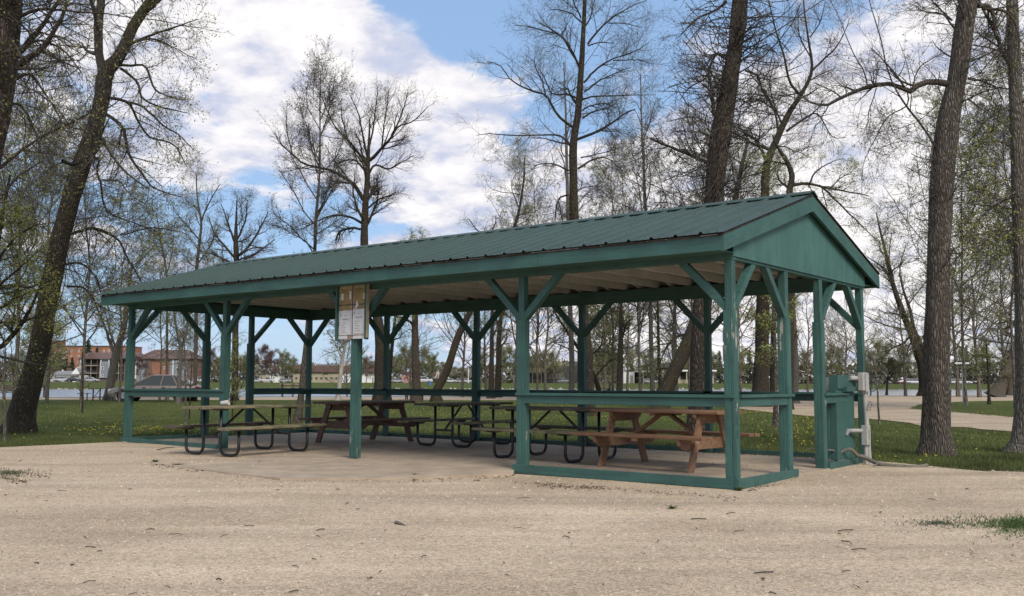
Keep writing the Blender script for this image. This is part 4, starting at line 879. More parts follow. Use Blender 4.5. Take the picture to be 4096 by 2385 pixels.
tree('round headed bare tree standing clear above the roof ridge', [(1512, 1630, 44), (1517, 1500, 40), (1515, 1300, 38), (1475, 1130, 36), (1458, 1000, 32), (1460, 850, 27), (1469, 722, 22), (1472, 640, 17), (1476, 560, 9), (1480, 470, 5)],
     [[z2(740, 980) + (18,), z2(700, 910) + (16,), z2(650, 860) + (14,), z2(530, 790) + (12,), z2(450, 770) + (10,), z2(350, 740) + (8,), z2(280, 680) + (6,), z2(200, 610) + (4,), z2(165, 540) + (3,)],
      [z2(650, 870) + (8,), z2(560, 870) + (7,), z2(500, 910) + (6,), z2(460, 970) + (4,)], [z2(765, 760) + (14,), z2(720, 690) + (12,), z2(640, 590) + (9,), z2(560, 500) + (6,), z2(500, 380) + (4,), z2(470, 300) + (3,)],
      [z2(770, 700) + (10,), z2(740, 600) + (8,), z2(720, 500) + (6,), z2(700, 400) + (4,), z2(650, 290) + (3,)], [z2(780, 720) + (15,), z2(850, 640) + (12,), z2(920, 560) + (9,), z2(960, 500) + (7,), z2(1050, 470) + (5,), z2(1160, 370) + (3,)],
      [z2(920, 560) + (8,), z2(975, 450) + (6,), z2(1010, 330) + (4,), z2(1030, 270) + (3,)], [z2(780, 800) + (10,), z2(820, 750) + (9,), z2(900, 770) + (7,), z2(960, 740) + (5,), z2(1060, 680) + (3,)], [z2(755, 990) + (16,), z2(790, 940) + (14,), z2(815, 900) + (11,), z2(835, 872) + (3,)],
      [z2(770, 1030) + (8,), z2(850, 970) + (6,), z2(960, 920) + (3,)], [z2(730, 1130) + (11,), z2(660, 1090) + (9,), z2(570, 1080) + (8,), z2(450, 1110) + (6,), z2(330, 1170) + (4,)], [z2(720, 1170) + (10,), z2(640, 1165) + (10,), z2(580, 1190) + (9,), z2(556, 1250) + (5,)],
      [z2(780, 620) + (8,), z2(810, 480) + (6,), z2(830, 350) + (4,), z2(840, 260) + (3,)], [z2(860, 640) + (7,), z2(870, 500) + (5,), z2(890, 380) + (4,), z2(900, 260) + (3,)], [z2(640, 590) + (6,), z2(600, 450) + (5,), z2(590, 330) + (3,)], [z2(850, 650) + (6,), z2(960, 620) + (5,), z2(1010, 560) + (3,)],
      [z2(750, 790) + (9,), z2(690, 725) + (7,), z2(600, 730) + (6,), z2(540, 800) + (3,)], [z2(280, 690) + (5,), z2(250, 560) + (4,), z2(240, 430) + (2.5,)], [z2(450, 770) + (6,), z2(400, 640) + (5,), z2(390, 480) + (3,)]],
     m=b_dark, levels=((11, 5, .44, 38, .09, .09), (7, 4, .46, 40, .06, .10), (4, 3, .5, 40, .03, .11)), leaf=(.7, .03, .03), lf=m_leaf2, own=5, own_rng=(.55, .98), own_ratio=.22, seed=13, own_ang=42)
tree('tree with a crooked grey stem above the left end of the roof', [(780, 1592, 16), (784, 1350, 15), (785, 1150, 14), (787, 1070, 13), (799, 960, 11), (805, 891, 9), (790, 800, 6), (784, 690, 4)], [[(805, 891, 7), (830, 820, 5), (880, 740, 3)], [(798, 960, 7), (750, 900, 5), (700, 850, 3)], [(790, 1060, 7), (840, 980, 5), (870, 900, 3)]], m=b_grey, seed=14, own=12, own_rng=(.45, 1), own_ratio=.26, leaf=(1.4, .04, .04), lf=m_leaf, t=58,
     levels=((9, 5, .44, 42, .08, .1), (6, 4, .46, 42, .05, .12), (3, 3, .5, 42, .03, .12)))
tree('wide spreading bare tree behind the left slope of the roof', [(940, 1595, 26), (942, 1300, 24), (945, 1100, 22), (945, 1020, 21), (943, 960, 18), (945, 880, 9), (948, 800, 4)],
     [[(945, 1040, 12), (900, 990, 9), (850, 930, 6), (830, 870, 3)], [(945, 1030, 12), (1000, 980, 9), (1050, 900, 6), (1075, 850, 3)], [(944, 980, 10), (915, 900, 7), (890, 820, 3)], [(944, 970, 10), (980, 880, 6), (990, 800, 3)], [(946, 1060, 10), (1040, 1000, 6), (1100, 960, 3)], [(944, 1060, 10), (860, 1020, 6), (800, 1000, 3)]],
     m=b_dark, seed=15, own=7, own_rng=(.5, 1), own_ratio=.28, leaf=(1.2, .045, .04), lf=m_leaf2, t=60, levels=((9, 5, .42, 42, .07, .1), (6, 4, .42, 42, .05, .12), (4, 3, .5, 42, .03, .12)))
# --- middle
tree('tall brown tree reaching past the top of the frame above the roof middle', [(2358, 1665, 56), (2357, 1600, 40), (2352, 1450, 40), (2330, 1200, 40), (2299, 890, 36), (2293, 706, 33), (2293, 583, 32), (2311, 460, 27), (2323, 307, 24), (2332, 153, 19), (2339, 0, 15), (2342, -180, 9), (2345, -320, 4)],
     [[z3(*p) + (w,) for p, w in zip(pl, ws)] for pl, ws in [
      ([(640, 830), (540, 750), (460, 620), (400, 600), (300, 560), (230, 510), (160, 420), (80, 400)], (12, 10, 8, 8, 6, 5, 4, 3)), ([(460, 620), (440, 520), (400, 440), (390, 360)], (6, 5, 4, 2)),
      ([(665, 640), (600, 610), (500, 605), (430, 480), (400, 430)], (8, 7, 5, 4, 2)), ([(680, 440), (630, 330), (560, 240), (450, 210), (350, 180), (250, 170)], (9, 8, 6, 5, 4, 2)), ([(700, 150), (640, 90), (560, 60), (480, 50)], (7, 5, 4, 2)),
      ([(710, 540), (780, 460), (870, 400), (960, 360), (1060, 320), (1130, 270)], (9, 8, 6, 5, 4, 2)), ([(710, 600), (800, 530), (930, 470), (1020, 440)], (8, 6, 4, 2)), ([(700, 650), (800, 630), (1000, 625), (1160, 620)], (8, 6, 4, 2)),
      ([(700, 770), (780, 730), (870, 710), (930, 680)], (8, 6, 4, 3)), ([(700, 720), (760, 680), (850, 670), (900, 690)], (7, 5, 4, 2)), ([(735, 290), (810, 190), (900, 110), (1000, 50), (1130, 0)], (9, 8, 6, 4, 2)), ([(735, 300), (820, 285), (900, 290)], (6, 4, 2)),
      ([(720, 170), (760, 80), (785, -20)], (7, 5, 3)), ([(690, 120), (650, 30), (640, -60)], (7, 5, 3)), ([(620, 950), (560, 890), (450, 880), (250, 885), (100, 880), (0, 890)], (10, 8, 6, 5, 4, 2)), ([(610, 940), (540, 930), (440, 905), (340, 900)], (8, 6, 4, 2)), ([(610, 1110), (520, 1070), (400, 1070), (340, 1120)], (8, 6, 4, 2)),
      ([(670, 1100), (760, 1050), (870, 1035), (980, 1120)], (9, 7, 5, 2)), ([(690, 1030), (820, 1000), (960, 960)], (6, 4, 2)), ([(610, 1270), (560, 1290), (540, 1380), (530, 1440)], (8, 7, 5, 3)), ([(870, 150), (960, 155), (1100, 180)], (5, 4, 2)), ([(560, 240), (600, 180), (500, 300)], (4, 3, 2)), ([(900, 395), (1050, 395), (1160, 415)], (5, 4, 2))]],
     m=b_dark, levels=((9, 5, .36, 48, .05, .12), (6, 4, .42, 46, .03, .13), (4, 3, .48, 42, .02, .14)), leaf=(1.5, .024, .03), lf=m_leaf, own=5, own_rng=(.5, .98), own_ratio=.2, seed=20, sprouts=25, sprout_len=.5)
tree('pale slender tree behind the tall brown one', [(2286, 1592, 24), (2287, 1450, 22), (2280, 1200, 18), (2272, 850, 14), (2266, 600, 12), (2262, 420, 8), (2255, 250, 4)], [], m=b_light, tw=m_twig_grey, levels=((6, 5, .36, 35, .10, .09), (4, 4, .38, 40, .04, .1)), leaf=(2.0, .04, .03), lf=m_leaf, own=22, own_rng=(.35, 1), own_ratio=.20, seed=21, t=64, own_ang=36)
tree('slim pale tree between the tall brown tree and the burled trunk', [(2612, 1590, 20), (2605, 1400, 18), (2600, 1150, 14), (2583, 850, 13), (2574, 650, 9), (2566, 480, 7), (2562, 300, 4)], [[(2574, 560, 5), (2600, 480, 4), (2625, 400, 2)]], m=b_light, tw=m_twig_grey, levels=((7, 5, .36, 35, .10, .09), (4, 4, .38, 40, .04, .1)), leaf=(2.0, .04, .03), lf=m_leaf, own=24, own_rng=(.34, 1), own_ratio=.21, seed=22, t=60, own_ang=36)
tree('massive burled trunk tilted right with bristling shoots and a dead spike', [(2788, 1745, 84), (2788, 1680, 68), (2787, 1600, 62), (2792, 1480, 62), (2808, 1200, 74), (2845, 900, 80), (2862, 720, 78), (2880, 560, 84), (2905, 420, 72), (2925, 290, 64), (2940, 190, 60), (2955, 60, 66), (2965, -60, 60), (2980, -250, 40), (3000, -500, 15)],
     [[z3(*p) + (w,) for p, w in zip(pl, ws)] for pl, ws in [
      ([(1530, 1070), (1400, 1010), (1300, 960), (1200, 920), (1130, 890)], (15, 13, 11, 10, 8)), ([(1130, 892), (1105, 930), (1095, 985)], (4, 3, 2)), ([(1640, 385), (1570, 345), (1540, 400), (1500, 500), (1400, 560), (1340, 640)], (14, 12, 9, 7, 5, 2)), ([(1640, 360), (1560, 350), (1500, 430), (1420, 480)], (9, 8, 6, 3)),
      ([(1590, 800), (1560, 720), (1545, 560), (1522, 480)], (16, 16, 12, 7)), ([(1640, 10), (1560, 80), (1450, 130), (1380, 200), (1330, 260)], (12, 10, 7, 5, 2)), ([(1730, 300), (1820, 330), (1900, 300), (1960, 380)], (6, 5, 4, 2)), ([(1760, 460), (1850, 500), (1900, 600), (1960, 690)], (9, 8, 6, 4)),
      ([(1600, 850), (1530, 880), (1480, 960), (1440, 1060)], (9, 7, 5, 2)), ([(1720, 700), (1800, 640), (1860, 560)], (6, 5, 2)), ([(1560, 900), (1450, 850), (1330, 850)], (6, 4, 2))]],
     m=b_brown, levels=((9, 6, .40, 52, -.01, .13), (6, 5, .42, 46, .0, .14), (4, 3, .45, 42, .03, .14)), curl=.10, leaf=(.35, .03, .03), lf=m_leaf2, own=2, own_rng=(.6, .98), own_ratio=.15, seed=23, sprouts=300, sprout_len=1.5, sprout_rng=(.34, .98), droop=.04, ridge=.06, sides=28, flare=.2)
tree('dark trunk leaning hard right behind the burled tree', [(2640, 1634, 76), (2650, 1590, 62), (2700, 1480, 56), (2765, 1340, 56), (2840, 1150, 50), (2890, 1000, 42), (2930, 850, 30), (2960, 700, 18), (2990, 560, 8)], [[(2765, 1345, 16), (2720, 1340, 12), (2670, 1380, 9), (2640, 1450, 5)], [(2700, 1480, 12), (2640, 1470, 8), (2580, 1500, 4)], [(2840, 1150, 18), (2900, 1080, 14), (2990, 1040, 8)]], m=b_dark, seed=24, sprouts=60, sprout_len=.9, own=6, leaf=(1.3, .04, .05), lf=m_leaf, levels=((8, 5, .4, 50, .02, .12), (6, 4, .42, 46, .02, .13), (4, 3, .5, 42, .03, .14)))
tree('tree with a high vase of limbs rising behind the gable peak', [(3042, 1612, 74), (3043, 1560, 66), (3047, 1400, 58), (3052, 1200, 52), (3055, 900, 38), (3060, 760, 34), (3067, 660, 30), (3112, 547, 27), (3157, 450, 23), (3202, 382, 17), (3247, 285, 12), (3232, 150, 8), (3217, 38, 5), (3210, -60, 3)],
     [[z4(*p) + (w,) for p, w in zip(pl, ws)] for pl, ws in [
      ([(80, 850), (50, 780), (10, 730), (-50, 700)], (14, 12, 10, 6)), ([(270, 510), (215, 440), (180, 300), (130, 130), (100, 0), (90, -90)], (12, 10, 8, 6, 4, 3)), ([(150, 720), (130, 600), (60, 470), (0, 400), (-40, 300)], (10, 8, 6, 4, 2)), ([(195, 700), (300, 630), (360, 610), (440, 740), (510, 740)], (10, 8, 6, 4, 2)),
      ([(330, 380), (400, 310), (450, 260), (500, 180), (530, 90)], (9, 8, 6, 4, 2)), ([(300, 440), (380, 400), (460, 360)], (6, 5, 2)), ([(170, 660), (130, 560), (110, 440), (140, 330)], (7, 6, 4, 2)), ([(110, 770), (200, 790), (290, 820)], (6, 4, 2)), ([(150, 600), (60, 540), (-20, 520)], (7, 5, 2)), ([(320, 200), (370, 130), (400, 20)], (6, 4, 2)), ([(320, 300), (260, 180), (250, 60)], (6, 4, 2))]],
     m=b_dark, seed=25, sprouts=90, sprout_len=1.2, sprout_rng=(.15, .6), own=4, own_rng=(.5, .95), own_ratio=.18, leaf=(.5, .03, .03), lf=m_leaf2, levels=((9, 5, .36, 46, .05, .12), (7, 4, .42, 44, .04, .13), (4, 3, .48, 42, .03, .13)), t=47)
tree('crooked tree whose green leafed limb arches over the gable peak', [(3155, 1600, 34), (3160, 1300, 32), (3158, 1000, 30), (3157, 772, 28), (3168, 705, 24), (3143, 637, 16), (3112, 592, 11), (3090, 540, 6)],
     [[z4(*p) + (w,) for p, w in zip(pl, ws)] for pl, ws in [
      ([(225, 990), (290, 975), (360, 985), (430, 1000), (560, 1020), (640, 1040)], (14, 12, 10, 8, 6, 3)), ([(370, 990), (430, 1040), (520, 1130), (600, 1200), (700, 1300)], (9, 8, 6, 5, 2)), ([(320, 975), (350, 920), (430, 870), (500, 850)], (8, 6, 4, 2)), ([(385, 1010), (400, 1060), (412, 1110)], (5, 4, 3)), ([(430, 1000), (500, 940), (560, 930)], (5, 4, 2))]],
     m=b_dark, seed=26, own=3, own_rng=(.55, 1), own_ratio=.16, leaf=(3.2, .04, .05), lf=m_leaf_b, levels=((8, 5, .36, 48, .05, .12), (6, 4, .42, 44, .03, .13), (4, 3, .48, 42, .02, .13)), t=42)
tree('stout furrowed trunk right of the shelter with a long arching limb', [(3752, 1822, 128), (3751, 1780, 112), (3748, 1700, 106), (3746, 1500, 104), (3748, 1340, 96), (3753, 1094, 90), (3768, 750, 88), (3787, 525, 88), (3832, 300, 72), (3852, 150, 72), (3875, 0, 72), (3900, -200, 56), (3925, -450, 20)],
     [[z4(*p) + (w,) for p, w in zip(pl, ws)] for pl, ws in [
      ([(1060, 450), (1010, 438), (960, 435), (900, 450), (860, 492), (800, 470), (760, 455), (640, 465), (560, 495), (480, 530), (420, 560), (340, 560), (300, 540), (270, 510)], (30, 26, 24, 22, 25, 20, 18, 16, 15, 13, 12, 9, 7, 5)),
      ([(985, 780), (920, 680), (830, 570), (790, 510), (740, 400), (700, 250), (650, 80), (620, -20)], (10, 9, 8, 7, 6, 5, 4, 3)), ([(625, 460), (605, 380), (530, 250), (480, 120), (430, 0)], (6, 5, 4, 3, 2)),
      ([(840, 495), (838, 560), (740, 610), (680, 720), (620, 850), (605, 950)], (6, 6, 5, 4, 3, 2)), ([(675, 470), (630, 600), (615, 720)], (5, 4, 2)), ([(870, 470), (890, 390), (960, 330), (1050, 300)], (6, 5, 4, 2)), ([(1165, 420), (1240, 430), (1300, 450), (1340, 500), (1360, 560)], (10, 9, 7, 5, 3)),
      ([(1215, 30), (1290, 50), (1320, 130), (1325, 200), (1295, 260)], (22, 18, 13, 8, 4)), ([(1240, 45), (1330, 55), (1390, 90), (1430, 200), (1440, 330)], (14, 12, 9, 6, 3)), ([(975, 780), (960, 850), (965, 900), (935, 960)], (8, 7, 5, 3)), ([(700, 460), (650, 420), (645, 370)], (8, 6, 3)), ([(520, 515), (490, 470), (420, 450)], (6, 4, 2)),
      ([(1190, 240), (1320, 268), (1462, 305)], (6, 5, 3)), ([(1160, 530), (1250, 600), (1390, 700)], (6, 5, 3)), ([(1090, 150), (1040, 90), (950, 70), (850, 30)], (9, 7, 5, 2)), ([(1080, 110), (1000, 40), (950, -20)], (8, 6, 3)), ([(1110, 900), (1060, 990), (880, 1090), (720, 1180)], (4, 4, 3, 2)), ([(960, 780), (850, 750), (700, 800)], (4, 3, 2)), ([(1000, 560), (900, 640), (700, 700), (560, 680)], (4, 3, 3, 2)), ([(420, 560), (380, 650), (340, 690)], (5, 4, 2))]],
     m=b_grey, levels=((9, 6, .38, 52, -.01, .13), (6, 5, .44, 46, .0, .13), (3, 3, .48, 42, .03, .14)), curl=.08, droop=.02, leaf=(.35, .024, .02), lf=m_leaf2, own=2, own_rng=(.8, .98), own_ratio=.2, seed=27, sprouts=50, sprout_len=.7, sprout_rng=(.3, .9), ridge=.07, sides=44, flare=.22, rmin=.0026)
tree('smooth grey trunk cut by the right edge of the frame', [(4108, 1812, 150), (4108, 1760, 104), (4106, 1650, 84), (4100, 1400, 72), (4092, 1100, 68), (4080, 800, 60), (4068, 500, 54), (4055, 200, 48), (4048, 0, 44), (4040, -200, 34), (4030, -450, 14)],
     [[z4(*p) + (w,) for p, w in zip(pl, ws)] for pl, ws in [
      ([(1440, 1010), (1400, 1035), (1280, 1100), (1180, 1092), (1085, 1085)], (11, 10, 8, 5, 3)), ([(1440, 935), (1300, 985), (1180, 1010), (1090, 1030)], (9, 7, 5, 3)), ([(1440, 1030), (1350, 1080), (1240, 1170), (1210, 1300), (1250, 1440)], (8, 7, 5, 4, 2)), ([(1420, 500), (1400, 430), (1380, 320), (1330, 240)], (8, 6, 4, 2)),
      ([(1400, 560), (1290, 620), (1200, 730), (1120, 800)], (6, 5, 3, 2)), ([(1460, 800), (1360, 760), (1260, 790), (1150, 870)], (6, 5, 3, 2)), ([(1440, 1100), (1340, 1200), (1250, 1290), (1150, 1330)], (7, 5, 4, 2)), ([(1440, 1190), (1300, 1230), (1130, 1290)], (6, 4, 2))]],
     m=b_light, tw=m_twig, levels=((9, 5, .42, 52, -.01, .13), (6, 4, .44, 46, .0, .13), (5, 3, .48, 42, .02, .14)), leaf=(1.8, .03, .04), lf=m_leaf_b, own=5, own_rng=(.3, .9), own_ratio=.2, seed=28, droop=.02, flare=.15)
tree('tree leaning left behind the stout furrowed trunk', [(3700, 1582, 46), (3695, 1540, 36), (3686, 1460, 34), (3674, 1423, 33), (3657, 1367, 30), (3643, 1327, 28), (3607, 1241, 24), (3570, 1131, 18), (3545, 1020, 13), (3520, 920, 8), (3505, 850, 4)],
     [[(3700, 1430, 18), (3680, 1370, 18), (3655, 1320, 16), (3640, 1240, 13), (3613, 1161, 9), (3600, 1080, 6), (3625, 980, 3)], [(3640, 1320, 9), (3590, 1260, 7), (3530, 1250, 4)], [(3640, 1345, 9), (3612, 1375, 8), (3560, 1400, 6), (3500, 1480, 3)], [(3690, 1350, 12), (3740, 1300, 9), (3780, 1220, 5)], [(3570, 1131, 9), (3520, 1060, 6), (3470, 1030, 3)], [(3590, 1180, 9), (3560, 1040, 6), (3570, 930, 3)], [(3660, 1360, 8), (3632, 1390, 6), (3628, 1430, 3)]],
     m=b_dark, seed=29, own=6, own_rng=(.5, 1), own_ratio=.22, leaf=(1.3, .045, .05), lf=m_leaf, levels=((9, 5, .42, 48, .03, .12), (7, 4, .42, 44, .02, .13), (4, 3, .48, 42, .02, .13)))
# --- trunks seen through the shelter
G_M = 'park trees seen through the shelter'
def mid(label, base_u, w, pts=None, t=None, m=b_brown, seed=40, vtop=900, leaf=(1.4, .045, .05), lf=m_leaf, sp=20, own=9, basev=1600, **k):
    pl = [(base_u, basev, w * 1.25), (base_u, basev - 40, w)] + ([(u, v, w * q) for (u, v), q in zip(pts, np.linspace(.95, .12, len(pts)))] if pts else [(base_u + (basev - v) * .01, v, w * (1 - .75 * ((basev - v) / (basev - vtop)))) for v in np.linspace(basev - 200, vtop, 5)])
    a = dict(levels=((8, 5, .42, 50, .03, .12), (6, 4, .42, 46, .02, .13), (4, 3, .5, 42, .02, .14)), own_rng=(.35, 1), own_ratio=.26, sprouts=sp, sprout_len=1.4, sprout_rng=(.2, .8)); a.update(k)
    return tree(label, pl, [], m=m, seed=seed, leaf=leaf, lf=lf, own=own, t=t, group=G_M, **a)
mid('furrowed trunk just right of the notice board post', 1512, 42, [(1508, 1480), (1512, 1350), (1520, 1200), (1530, 1050), (1540, 900)], t=52, seed=41, basev=1600, vtop=850) if False else None
mid('dark trunk leaning slightly right behind the second rear post', 1556, 17, [(1562, 1450), (1574, 1330), (1585, 1230), (1600, 1100), (1615, 980)], t=60, m=b_dark, seed=42, own=7)
mid('broken topped trunk, thick and straight, behind the second rear bay', 1666, 34, [(1662, 1450), (1660, 1300), (1662, 1150), (1655, 1040), (1652, 960)], t=57, seed=43, own=12, own_rng=(.45, 1), leaf=(2.2, .05, .05), lf=m_leaf_b)
mid('trunk leaning far right in the middle of the rear bays', 1748, 34, [(1785, 1490), (1831, 1350), (1875, 1257), (1950, 1080), (2020, 960), (2060, 900), (2090, 760), (2100, 620)], t=57, m=b_dark, seed=44, own=14, own_rng=(.4, 1), leaf=(1.8, .045, .05))
mid('left one of two close trunks past the middle rear post', 1965, 24, None, t=70, seed=45, vtop=1000, lf=m_leaf)
mid('right one of two close trunks past the middle rear post', 1992, 26, [(1995, 1450), (2000, 1300), (2030, 1150), (2060, 1020)], t=75, seed=46, m=b_dark)
mid('many stemmed willow right of the fourth front post', 2395, 20, [(2372, 1500), (2330, 1420), (2270, 1330), (2220, 1250), (2190, 1180)], t=66, seed=47, m=b_dark, own=16, own_rng=(.15, 1), own_ratio=.4, leaf=(2.4, .045, .05), lf=m_leaf)
mid('straight trunk centred over the front rail', 2478, 25, [(2481, 1450), (2484, 1300), (2482, 1150), (2478, 1000)], t=62, seed=48, own=8)
mid('slim dark trunk beside the pale one behind the timber table', 2641, 15, [(2636, 1450), (2633, 1300), (2630, 1150), (2630, 950)], t=66, seed=49, m=b_dark)
mid('grey trunk half hidden by the leaning dark one', 2700, 26, [(2700, 1480), (2698, 1350), (2700, 1200), (2710, 1000)], t=60, seed=50, m=b_light, sp=60)
mid('dark trunk right behind the widest one in the gable end', 3095, 30, [(3094, 1450), (3094, 1350), (3097, 1230), (3095, 1080), (3090, 950)], t=50, seed=51, m=b_dark, sp=50)
tree('slim trunk on the lawn framed by the gable end posts', [(3104, 1710, 26), (3104, 1690, 19), (3103, 1600, 18), (3100, 1450, 16), (3096, 1300, 13), (3092, 1150, 8)], [], m=b_grey, seed=52, own=9, own_rng=(.4, 1), group=G_M)
mid('smooth greenish trunk left of the middle gable opening', 3180, 28, [(3181, 1450), (3178, 1320), (3175, 1200), (3170, 1050)], t=55, seed=53, m=b_light, sp=15)
# birch
tree('crooked white birch with a fine weeping crown behind the rear rail', [(1352, 1592, 18), (1357, 1550, 17), (1364, 1490, 16), (1370, 1436, 14), (1380, 1380, 10), (1378, 1320, 7), (1372, 1260, 4)], [[(1370, 1440, 8), (1345, 1380, 6), (1310, 1330, 3)], [(1376, 1400, 8), (1400, 1340, 6), (1430, 1300, 3)], [(1378, 1350, 6), (1350, 1290, 4), (1320, 1270, 2)], [(1368, 1470, 6), (1410, 1430, 4), (1440, 1410, 2)]], m=m_birch, tw=m_twig, seed=54, own=8, own_rng=(.4, 1), own_ratio=.5, leaf=(1.2, .04, .03), lf=m_leaf2, group=G_M, name='birch_tree', t=62,
     levels=((8, 5, .5, 50, .0, .12), (6, 4, .45, 46, -.02, .13), (4, 3, .5, 42, .0, .14)))
# --- saplings and small trees right
tree('thin grey sapling on the lawn right of the cabinet', [(3519, 1700, 8), (3514, 1640, 8), (3510, 1560, 6), (3500, 1480, 4), (3492, 1420, 2.5)], [[(3510, 1560, 4), (3540, 1510, 3), (3570, 1490, 1.5)], [(3508, 1545, 4), (3480, 1510, 3), (3455, 1480, 1.5)], [(3506, 1530, 3), (3490, 1440, 2), (3465, 1390, 1)]], m=b_light, tw=m_twig_grey, levels=((4, 4, .4, 40, .08, .1), (3, 3, .4, 40, .05, .1)), leaf=(.6, .02, .02), own=6, own_ratio=.3, seed=60, cat='sapling', name='sapling', flare=.05)
tree('small round headed tree on the river bank right of the cabinet', [(3547, 1581, 9), (3549, 1540, 8), (3551, 1515, 8), (3556, 1480, 5), (3560, 1440, 3)], [[(3551, 1520, 5), (3580, 1490, 4), (3620, 1500, 2)], [(3551, 1520, 5), (3525, 1490, 3), (3490, 1500, 2)], [(3553, 1500, 4), (3600, 1460, 3), (3640, 1450, 2)], [(3552, 1500, 4), (3510, 1450, 3), (3480, 1430, 2)]], m=b_dark, levels=((9, 5, .5, 50, .03, .12), (6, 4, .45, 46, .02, .13), (4, 3, .5, 42, .0, .14)), leaf=(1.5, .05, .05), lf=m_leaf2, own=6, own_ratio=.5, own_rng=(.4, 1), seed=61)
tree('slim dark tree on the grass island near the right edge', [(3958, 1620, 13), (3955, 1560, 10), (3953, 1480, 8), (3948, 1420, 6), (3945, 1350, 3)], [[(3950, 1430, 5), (3905, 1418, 4), (3880, 1440, 2)], [(3950, 1425, 5), (3990, 1430, 4), (4020, 1450, 2)], [(3954, 1520, 4), (3920, 1490, 3), (3900, 1480, 2)]], m=b_dark, levels=((8, 5, .45, 50, .03, .12), (6, 4, .45, 46, .02, .13), (3, 3, .5, 42, .0, .14)), leaf=(1.6, .04, .05), own=9, own_ratio=.4, own_rng=(.3, 1), seed=62)
tree('old split trunk leaning right on the bank by the right edge', [(3985, 1582, 64), (4005, 1540, 46), (4030, 1480, 40), (4055, 1420, 36), (4080, 1340, 30), (4110, 1220, 20), (4130, 1080, 8)], [[(4038, 1580, 30), (4040, 1540, 26), (4050, 1480, 20), (4060, 1430, 12)], [(4060, 1410, 10), (4030, 1425, 8), (4000, 1450, 5), (3975, 1480, 3)], [(4070, 1360, 10), (4020, 1340, 6), (3970, 1350, 3)]], m=b_grey, levels=((8, 5, .45, 50, .03, .12), (6, 4, .45, 46, .02, .13), (4, 3, .5, 42, .0, .14)), leaf=(1.4, .05, .05), own=7, own_ratio=.4, own_rng=(.4, 1), seed=63, t=84)
#==SPLIT3==
# ------------------------------------------------------------------ background trees: five kinds built once, then copied one by one
PROT = {}
def proto(kind, H, tr, m, tw, lf, nl, shape, levels, leaf, seed):
    global RNG
    RNG = np.random.default_rng(seed); rr = random.Random(seed)
    K = 10; P = np.array([(rr.uniform(-.2, .2) * i * .25, rr.uniform(-.2, .2) * i * .25, H * i / (K - 1) - .1) for i in range(K)]); R = tr * np.linspace(1, .12, K)
    R_ = empty('background_tree', (0, 0, 0)); _, TP, TR = trunk_mesh('trunk', P, R, m, R_, 8, 16, .3, .05)
    if shape == 'spruce':
        q = nl; pi = RNG.random(q); z = H * (.10 + .88 * pi); ln = (H * .20) * (1 - pi) ** .8 + .15; a = RNG.random(q) * 6.283
        C = np.stack([np.stack([np.cos(a) * ln * k, np.sin(a) * ln * k, z - ln * k * .32], 1) for k in (0, .35, .7, 1)], 1); Rc = np.full((q, 4), .03) * np.array([1, .8, .6, .4])
        V, F = tubes(C, Rc, 3); tag(mesh_np('crown', V, F, tw, R_), kind='stuff')
        V, F = leaf_quads(C, leaf[0], leaf[1], leaf[2], .1); tag(mesh_np('leaves', V, F, lf, R_), kind='stuff')
    else:
        C, Rc = grow(TP[None], TR[None], nl, 9, .55 if shape != 'column' else .3, 52 if shape != 'column' else 30, .06, .09, .22, .98, .55, .02, taper=.62)
        VV = []; FF = []; nv = 0; cur, curR = C, Rc; V, F = tubes(C, Rc, 4); VV.append(V); FF.append(F); nv = len(V)
        for (mm, Kc, ratio, ang, bias, wob) in levels:
            C, Rc = grow(cur, curR, mm, Kc, ratio, ang, bias, wob, .15, 1, .5, .009); V, F = tubes(C, Rc, 3); VV.append(V); FF.append(F + nv); nv += len(V); cur, curR = C, Rc
        tag(mesh_np('crown', np.concatenate(VV), np.concatenate(FF), tw, R_), kind='stuff')
        V, F = leaf_quads(cur, leaf[0], leaf[1], leaf[2]); tag(mesh_np('leaves', V, F, lf, R_), kind='stuff')
    PROT[kind] = [R_, 0, H]
m_twig_far = mat('far_twig_bark', (0.115, 0.098, 0.076), .9, .3, .6)
b_far = bark('far_bark', (0.15, 0.125, 0.10), (0.23, 0.20, 0.165), 6)
LV = ((8, 5, .42, 46, .05, .12), (6, 3, .45, 44, .03, .13))
proto('bud', 14, .15, b_far, m_twig_far, m_leaf, 26, 'round', LV, (3.2, .07, .12), 301)
proto('bare', 14, .17, b_far, m_twig_far, m_leaf2, 24, 'round', LV, (1.0, .05, .08), 302)
proto('green', 11, .18, b_far, m_twig_far, mat('yellow_green_leaf', (0.185, 0.185, 0.075), .7, .35, .6, transl=.3), 20, 'round', ((7, 4, .45, 46, .05, .12), (4, 3, .5, 44, .03, .13)), (14, .15, .30), 303)
proto('red', 8, .16, b_far, m_twig_far, m_leaf_red, 18, 'round', ((7, 4, .5, 46, .05, .12), (4, 3, .5, 44, .03, .13)), (16, .11, .22), 304)
proto('spruce', 12, .2, b_dark, m_twig, m_spruce, 260, 'spruce', (), (22, .16, .14), 305)
proto('fine', 18, .10, b_far, m_twig_far, m_leaf, 34, 'round', ((10, 6, .5, 46, .03, .09), (8, 4, .45, 44, .02, .1), (3, 3, .5, 42, .02, .1)), (2.2, .045, .06), 306)
proto('fineb', 18, .12, b_far, m_twig, m_leaf2, 30, 'round', ((10, 6, .55, 50, -.01, .09), (8, 4, .48, 46, .0, .1), (3, 3, .5, 42, .02, .1)), (1.0, .04, .05), 307)
LBL = {'fine': 'fine twigged tree', 'fineb': 'drooping twigged tree', 'bud': 'slender tree in pale bud', 'bare': 'nearly bare grey tree', 'green': 'yellow green tree', 'red': 'dark red tree', 'spruce': 'dark conifer'}
